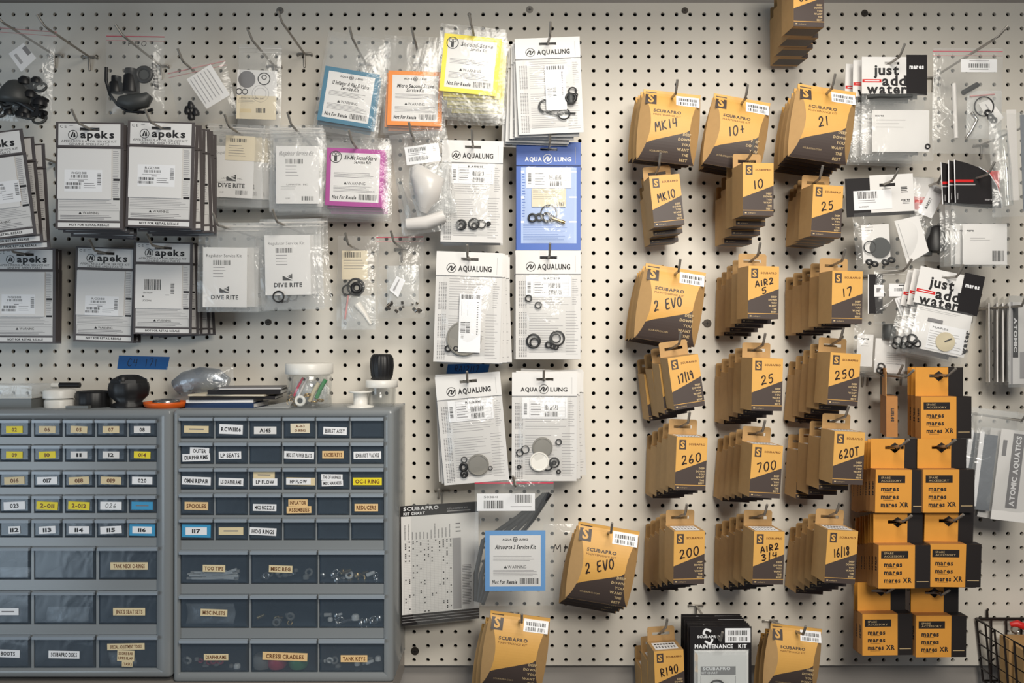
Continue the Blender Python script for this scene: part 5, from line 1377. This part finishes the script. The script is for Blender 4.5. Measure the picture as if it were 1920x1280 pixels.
def u2(t, k):
    part(t, k, 'white_insert', lambda mb: (mb.box(-44, 60, 62, 140, .8, 1.4, 'paper'), mb.rows(-40, 64, 50, 70, 2, 'inkl', 1.6, .2)), 'white paper insert')
    part(t, k, 'printed_tag', lambda mb: (mb.box(-14, 88, 56, 136, 2, 2.3, 'label'), mb.text('MARES', -8, 95, 3.6, 'ink', 2.5, 30, 'L'), mb.rows(-12, 102, 52, 134, 7, 'inkl', 2.5, .2)), 'white printed tag')
    part(t, k, 'edge_lettering', lambda mb: mb.text('water', 58, 112, 9, 'ink', 2.6, 46, bold=1, rot=-90))
    part(t, k, 'cream_disc', lambda mb: mb.disc(20, 118, 18, 3, 5, 'cream'), 'cream plastic disc'); part(t, k, 'disc_pin', lambda mb: mb.tube([(18, 118, 6), (30, 110, 6)], 1.2, 'ink'))
    for q in ((-42, 126, 9, 1.8), (-32, 132, 7, 1.6), (-46, 136, 6, 1.6)): part(t, k, 'o_ring', lambda mb: mb.torus((q[0], q[1], 5), q[2], q[3], 'rubber', tilt=.3))
    part(t, k, 'dark_bar', lambda mb: mb.box(-20, 80, 8, 86, 2, 4, 'inkg'))
    part(t, k, 'clear_bag', lambda mb: mb.pouch(-56, 54, 70, 152, 12, 'film', 52, 1.8))
worded((1775, 521), .15, 12, 3, 'front white header with big black words, tilted one above orange cartons', 'lower of the two', u2, 52, 1.0, [11, 13], (-.002, -.004), (0, -1))

# ------------------------------------------------------------------ other bagged kits by the worded headers
def f_grey(t, k):
    part(t, k, 'header_card', lambda mb: (mb.box(-72, -14, 56, 58, 0, 1, 'blackcard'), mb.slot(-26, -18, 56, 52, -8, -2, 22, 4, 1, 1.6, 'paper'), mb.text('mares', 40, 30, 4, 'ink', 1.8, 16, bold=1), mb.rows(32, 6, 46, 18, 4, 'ink', 1.8, .5), mb.rows(34, 34, 50, 40, 2, 'inkg', 1.8, .3), mb.rows(-4, 8, 14, 16, 2, 'inkg', 1.8, .2)), 'grey and white header card')
    part(t, k, 'barcode_sticker', lambda mb: (mb.box(-58, 10, 14, 46, 1.8, 2.1, 'label'), mb.bars(-50, 12, -14, 25, w=2.3, seed=7), mb.rows(-50, 28, -12, 36, 2, 'inkg', 2.3, .2), mb.text('46201109', -40, 40, 3, 'ink', 2.3, 18)), 'white barcode sticker')
    part(t, k, 'printed_insert', lambda mb: (mb.box(-46, 74, 6, 146, .8, 1.4, 'paper'), mb.rows(-40, 78, -20, 90, 2, 'inkg', 1.6, .2)), 'white printed insert')
    part(t, k, 'rubber_disc', lambda mb: mb.disc(-14, 118, 19, 2, 6, 'rubdk'), 'dark grey rubber disc'); part(t, k, 'o_ring', lambda mb: mb.torus((-34, 116, 6), 11, 1, 'rubber'))
    for q in ((-36, 144), (-26, 148), (-6, 146), (6, 142)): part(t, k, 'small_seal', lambda mb: mb.torus((q[0], q[1], 5), 5, 2.2, 'rubber', tilt=.6))
    part(t, k, 'folded_paper', lambda mb: (mb.poly([(14, 70), (60, 62), (76, 130), (34, 152)][::-1], 7, 'paper'), mb.poly([(20, 76), (21, 75.6), (40, 146), (39, 146.4)][::-1], 7.2, 'inkl')), 'folded white paper')
bagkit('bagged_header_kit', 'clear bag with grey and white header and dark disc, below the upper worded kit', (1656, 346), .11, -3, (-60, 50, 70, 158), f_grey, seed=61, fm='film', bulge=12, cat='service kit', bend=.6)
def f_blk(t, k):
    part(t, k, 'header_card', lambda mb: (mb.slab([(-42, -34), (-40, 46), (48, 56), (46, 40), (38, 14), (24, -8), (4, -20), (-18, -28)], 1, 1.8, 'blackcard'), mb.rect(-40, 3, -6, 8, 2, 'red'), mb.rows(-40, 11, 2, 15, 1, 'inkl', 2, .6), mb.text('mares', 24, 40, 3.6, 'inkl', 2, 16, bold=1), mb.rect(-36, 28, -35, 40, 2, 'inkl')), 'black curved header card')
    part(t, k, 'red_panel', lambda mb: mb.box(10, -14, 44, 40, 0, .6, 'red'), 'red panel behind the header')
    part(t, k, 'white_rim', lambda mb: mb.tube([(4, -21, 1.6), (24, -9, 1.6), (38, 13, 1.6), (46, 39, 1.6), (48, 56, 1.6)], .9, 'label'))
    part(t, k, 'printed_insert', lambda mb: (mb.box(-26, 86, 58, 162, .8, 1.4, 'paper'), mb.text('gara', -12, 98, 4, 'ink', 1.6, 14, bold=1), mb.rows(-12, 112, 26, 120, 2, 'inkl', 1.6, .2), mb.bars(30, 136, 54, 156, w=1.6, seed=7)), 'white printed insert')
    part(t, k, 'white_rim', lambda mb: mb.tube([(-42, -34, 1.6), (-40, 46, 1.6)], .9, 'label'))
bagkit('bagged_header_kit', 'front clear bag under black curved header with red panel', (1830, 334), .13, 0, (-46, 46, 62, 166), f_blk, 3, 'bag under black curved header', 'beside the tall clear sleeves', (-.010, .002), [1, -1], 62, 'film', None, 8, cat='service kit', bend=.5, group='black header kits')
def f_mk(t, k):
    part(t, k, 'red_card', lambda mb: (mb.box(-34, -14, 8, 50, 0, .8, 'paper'), mb.rect(-30, 22, 4, 46, 1, 'zippink'), mb.rect(-26, 28, -6, 33, 1.1, 'red')), 'pale card with red print')
    part(t, k, 'price_tag', lambda mb: (mb.poly([(-22, 52), (4, -4), (30, 8), (6, 62)][::-1], 4, 'label'), mb.text('MARKET', -2, 34, 5, 'ink', 4.2, 22, bold=1, rot=-65), mb.poly([(10, 2), (24, 8), (20, 16), (6, 10)][::-1], 4.2, 'inkl')), 'slanted white price tag')
    part(t, k, 'rubber_boot', lambda mb: mb.lathe((14, 124, 6), [(20, 0), (22, 14), (17, 30), (15, 44), (10, 48)], 'rubber', 20))
    part(t, k, 'rubber_boot', lambda mb: mb.lathe((-4, 132, 3), [(13, 0), (14, 10), (9, 22)], 'rubdk', 20))
bagkit('loose_parts_bag', 'clear bag of black rubber boots with slanted price tag, behind the headers', (1742, 348), .06, 3, (-34, -16, 46, 142), f_mk, seed=63, fm='film2', bulge=13, bend=.3)
def f_zip(t, k):
    part(t, k, 'barcode_tag', lambda mb: (mb.box(-22, 12, 46, 36, 2.5, 2.8, 'label'), mb.bars(-8, 20, 32, 28, w=3, seed=3), mb.rows(-6, 14, 36, 18, 1, 'inkl', 3, .4), mb.rows(-6, 30, 36, 34, 1, 'inkl', 3, .4)), 'white barcode tag')
    part(t, k, 'inner_bag', lambda mb: mb.pouch(-10, 70, 56, 160, 6, 'film3', 7)); part(t, k, 'inner_zip', lambda mb: mb.tube([(-6, 82, 5), (40, 78, 5)], 1.4, 'zippink'))
    part(t, k, 'small_tag', lambda mb: (mb.poly([(8, 96), (30, 88), (56, 122), (34, 142)][::-1], 8, 'paper'), mb.poly([(20, 98), (22, 97), (40, 124), (38, 126)][::-1], 8.2, 'inkl')), 'small white tag')
    part(t, k, 'o_ring', lambda mb: mb.torus((18, 102, 9), 18, 1.2, 'rubber'))
    for q in ((24, 114), (30, 122), (36, 128)): part(t, k, 'small_seal', lambda mb: mb.torus((q[0], q[1], 10), 4.5, 2, 'rubber'))
    part(t, k, 'rubber_hose', lambda mb: mb.tube([(-20, 76, 5), (-6, 68, 6), (8, 60, 5)], 5, 'rubber')); part(t, k, 'clear_tube', lambda mb: mb.tube([(-36, 58, 4), (-34, 110, 4), (-32, 160, 4)], 4, 'zipclear'))
    part(t, k, 'metal_clip', lambda mb: mb.tube([(-4, 112, 6), (6, 126, 7), (-6, 150, 6), (-14, 160, 5)], 3, 'chrome'))
bagkit('loose_parts_bag', 'clear red zip bag with black rings and small tag, near the board top', (1822, 100), .13, 0, (-74, -10, 58, 188), f_zip, seed=64, fm='film2', zipm='zipred', bulge=12, bend=1.6, hookd=.06)
def f_small(t, k):
    part(t, k, 'barcode_tag', lambda mb: (mb.box(-14, 22, 20, 46, 6, 6.3, 'label'), mb.bars(-4, 30, 14, 36, w=6.5, seed=4), mb.rect(4, 24, 16, 26, 6.5, 'ink')), 'white barcode tag')
    part(t, k, 'printed_tag', lambda mb: (mb.poly([(-4, 50), (22, 42), (38, 84), (14, 98)][::-1], 6.5, 'label'), [mb.poly([(0 + i * 5, 52 - i * 1.6), (1.2 + i * 5, 51.6 - i * 1.6), (16 + i * 5, 90 - i * 2), (14.8 + i * 5, 90.6 - i * 2)][::-1], 6.7, 'inkl') for i in range(4)]), 'slanted white printed tag')
    part(t, k, 'black_sleeve', lambda mb: (mb.box(-50, 4, -24, 78, 1, 1.8, 'blackcard'), mb.box(-40, 24, -22, 46, 2, 2.2, 'label'), mb.rect(-36, 30, -28, 38, 2.4, 'inkg'), mb.rect(-51.5, 4, -50, 78, 1.2, 'label')), 'black card with white corner label')
bagkit('loose_parts_bag', 'clear bag with black card and two white tags, beside the tilted worded kit', (1678, 510), .10, 0, (-40, -10, 52, 98), f_small, seed=65, bulge=9, bend=.8, zipm='zipclear', fm='film')
def f_puck(t, k):
    part(t, k, 'rubber_puck', lambda mb: mb.lathe((16, 0, 6), [(11, -13), (12, -10), (12, 12), (11, 15), (0.01, 15)], 'rubdk', 24), 'dark grey rubber puck')
    part(t, k, 'paper_insert', lambda mb: (mb.box(-6, 12, 52, 76, .8, 1.4, 'paper'), mb.rows(16, 38, 46, 62, 6, 'inkl', 1.6, .2), mb.text('mares', 40, 58, 3.4, 'inkg', 1.6, 12)), 'white printed insert')
    part(t, k, 'side_card', lambda mb: (mb.box(-40, 6, -10, 66, 0, .6, 'paper'), mb.text('gara', -26, 14, 4, 'ink', .8, 16, bold=1), mb.rows(-33, 22, -16, 32, 2, 'inkl', .8, .2)), 'small white side card')
    for q in ((4, 72), (10, 76), (6, 64)): part(t, k, 'o_ring', lambda mb: mb.torus((q[0], q[1], 5), 6, 1.4, 'rubber', tilt=.5))
bagkit('loose_parts_bag', 'clear bag of white papers and dark puck, above the edgewise orange carton', (1648, 622), .08, 3, (-46, -18, 58, 86), f_puck, seed=66, bulge=9, hk=False, fm='film')
hook(Vector((P(1648, 700, .05).x, -.05, P(1648, 700, .05).z)), .12, 'clear bag of white papers and dark puck', bend=.3)
# tall clear sleeves at the frame edge
def f_slv(t, k):
    part(t, k, 'clear_tube', lambda mb: mb.tube([(-24, 20, 4), (-20, 90, 6), (-18, 160, 5)], 10, 'rigid', 12))
    part(t, k, 'pale_strip', lambda mb: (mb.box(-12, -20, 6, 150, 2, 2.6, 'zipclear')), 'pale plastic strip')
    part(t, k, 'clear_strip', lambda mb: (mb.box(14, -10, 34, 170, 1, 1.6, 'foil')), 'grey strip')
bagkit('tall_clear_sleeve', 'tall clear plastic sleeve with pale strips, cut by the frame edge', (1898, 226), .15, -2, (-44, -16, 46, 180), f_slv, seed=67, fm='film2', bulge=14, cat='parts bag', hk=False)
hook(Vector((P(1935, 232, .15).x, -.15, P(1935, 232, .15).z)), .18, 'tall clear sleeves at the frame edge')

# thin cards hanging edge-on
def edge_card(x, y0, y1, d, yaw, label, tilt=0, letter=True):
    t = thing('edgewise_kit', label, 'service kit', P(x, y0, d), tilt, yaw, group='edgewise hanging kits')
    k = K(d); h = y1 - y0
    mb = MB(k); mb.box(-6, 0, 66, h, -1, 1, 'paper'); w = 1.1
    mb.rect(0, 10, 14, h - 50, w, 'blackcard')
    mb.text('ATOMIC', 7, h * .4, 8, 'label', w + .1, h * .42, bold=1, rot=90)
    mb.rect(18, h - 60, 62, h - 10, w, 'inkl')
    mb.rect(-6, 0, 0, h, w, 'inkl')
    mb.build('printed_card', t)
    mb = MB(k); mb.pouch(-9, -12, 70, h + 6, 5, 'film2', int(x), 1.2); mb.build('clear_bag', t)
for i, (x, dd, lb) in enumerate([(1854, .06, 'first'), (1869, .075, 'second'), (1880, .09, 'third'), (1890, .105, 'fourth')]):
    edge_card(x, 568, 716, dd, 64, '%s thin bagged card hanging edgewise, counted from the carton side' % lb, 2.5)
edge_card(1898, 566, 720, .12, 20, 'bagged card turned towards the room beside the edgewise cards')
hook(Vector((P(1895, 575, .12).x, -.12, P(1895, 575, .12).z)), .15, 'thin edgewise cards at the frame edge')
def f_atom(t, k, letter='ATOMIC AQUATICS'):
    part(t, k, 'printed_card', lambda mb: (mb.box(-14, 20, 58, 190, 1, 2, 'paper'), mb.rect(10, 26, 32, 166, 2.1, 'inkg'), mb.text(letter, 21, 96, 9.5, 'label', 2.3, 132, bold=1, rot=-90), mb.rect(-8, 40, 0, 70, 2.1, 'inkg')), 'white card with grey title band')
    part(t, k, 'grey_card', lambda mb: mb.box(-44, 34, -18, 176, -1, 0, 'foil')); part(t, k, 'pale_strip', lambda mb: mb.box(-52, 30, -44, 170, -1, 1, 'label'))
bagkit('bagged_title_card', 'clear bag with vertical grey title band, beside the orange cartons', (1893, 785), .11, 7, (-60, -14, 56, 176), f_atom, 3, 'clear bag with title card', 'behind the grey title band bag', (-.016, 0), [9, 4], 68, 'film2', None, 12, cat='service kit', group='title card bags', bend=.3, step=.016)

# small bag with marker writing behind the pillow cartons
t, k = bagkit('loose_parts_bag', 'small clear bag with marker letters tucked beside the pillow cartons', (1052, 992), .05, 0, (-34, -10, 34, 130), lambda t, k: part(t, k, 'marker_writing', lambda mb: mb.hand('MI', -2, 34, 14, 13, 'marker', 7, th=1.5)), seed=71, bulge=6, hk=False)

# ------------------------------------------------------------------ wire basket with red handled tools
d0 = .012
bx0 = P(1815, 1150, 0)
t = thing('wire_basket', 'black wire grid basket hanging at the bottom frame corner', 'basket', (P(1826, 0, 0).x, -.006, P(0, 1157, 0).z), 0, 0)
mb = MB(1000 * .000001)
def bar(p, q, r=2.0): mb.tube([p, q], r, 'wire', 6)
Lx, Dp, Hh = 190.0, 170.0, 112.0
# u along the board, v down, w out
mb.tube([(0, 0, 2), (0, 0, Dp), (Lx, 0, Dp), (Lx, 0, 2), (0, 0, 2)], 2.8, 'wire', 8)
for i in range(7):
    w = 2 + (Dp - 2) * i / 6
    bar((0, 0, w), (12, Hh, w * .94)); bar((12, Hh, w * .94), (Lx, Hh, w * .94))
for i in range(1, 6):
    f = i / 5
    mb.tube([(12 * f, Hh * f, 2), (12 * f, Hh * f, Dp * (1 - .06 * f)), (Lx, Hh * f, Dp * (1 - .06 * f))], 1.8, 'wire', 6)
for i in range(8):
    u = Lx * i / 7
    bar((u, 0, Dp), (max(u, 12), Hh, Dp * .94)); bar((u, 0, 2), (max(u, 12), Hh, 2)); bar((max(u, 12), Hh, 2), (max(u, 12), Hh, Dp * .94))
mb.build('wire_frame', t)
mb = MB(); mb.tube([(20, 0, 2), (20, -14, 1), (20, -18, 4)], 2.2, 'wire'); mb.build('hanger', t)
def inb(name, label, cat, u, v, w, fn, group=None):
    o = thing(name, label, cat, t.location + Vector((u * .001, -w * .001, -v * .001)), group=group); mb = MB(); fn(mb); return o, mb
for i, (u, v, w, h_) in enumerate(((28, 20, 40, 98), (30, 24, 78, 94), (36, 22, 112, 92))):
    o, mb = inb('kraft_box', 'plain kraft box inside the wire basket, %s from the board' % ('first', 'second', 'third')[i], 'box', u, v, w, lambda mb: None, 'boxes in the basket')
    mb.box(0, 0, 60, h_, -14, 14, 'kraftp'); mb.rect(0, 0, 60, .2, 14.2, 'kraft'); mb.build('carton_body', o)
for i in range(9):
    u = 58 + (i % 3) * 16 + i * 5; v = 2 + rc.uniform(0, 8); w = 24 + (i % 4) * 28
    o, mb = inb('red_grip', 'red plastic grip lying on top in the wire basket', 'grip', u, v, w, lambda mb: None, 'red grips in the basket')
    mb.tube([(-10, 0, 0), (0, -3, 4), (12, 2, 8), (22, 10, 8)], [4, 6.5, 6, 4], 'red', 10); mb.build('grip', o)
for i in range(8):
    u = 62 + i * 13; v = -2 + rc.uniform(0, 20); w = 16 + (i % 3) * 26
    o, mb = inb('metal_clip', 'bright metal clip among the red grips in the basket', 'clip', u, v, w, lambda mb: None, 'metal clips in the basket')
    mb.torus((0, 0, 0), 7, 1.6, 'chrome', tilt=.5 * i); mb.tube([(0, 7, 0), (4, 26, 4)], 2.2, 'chrome'); mb.build('clip', o)
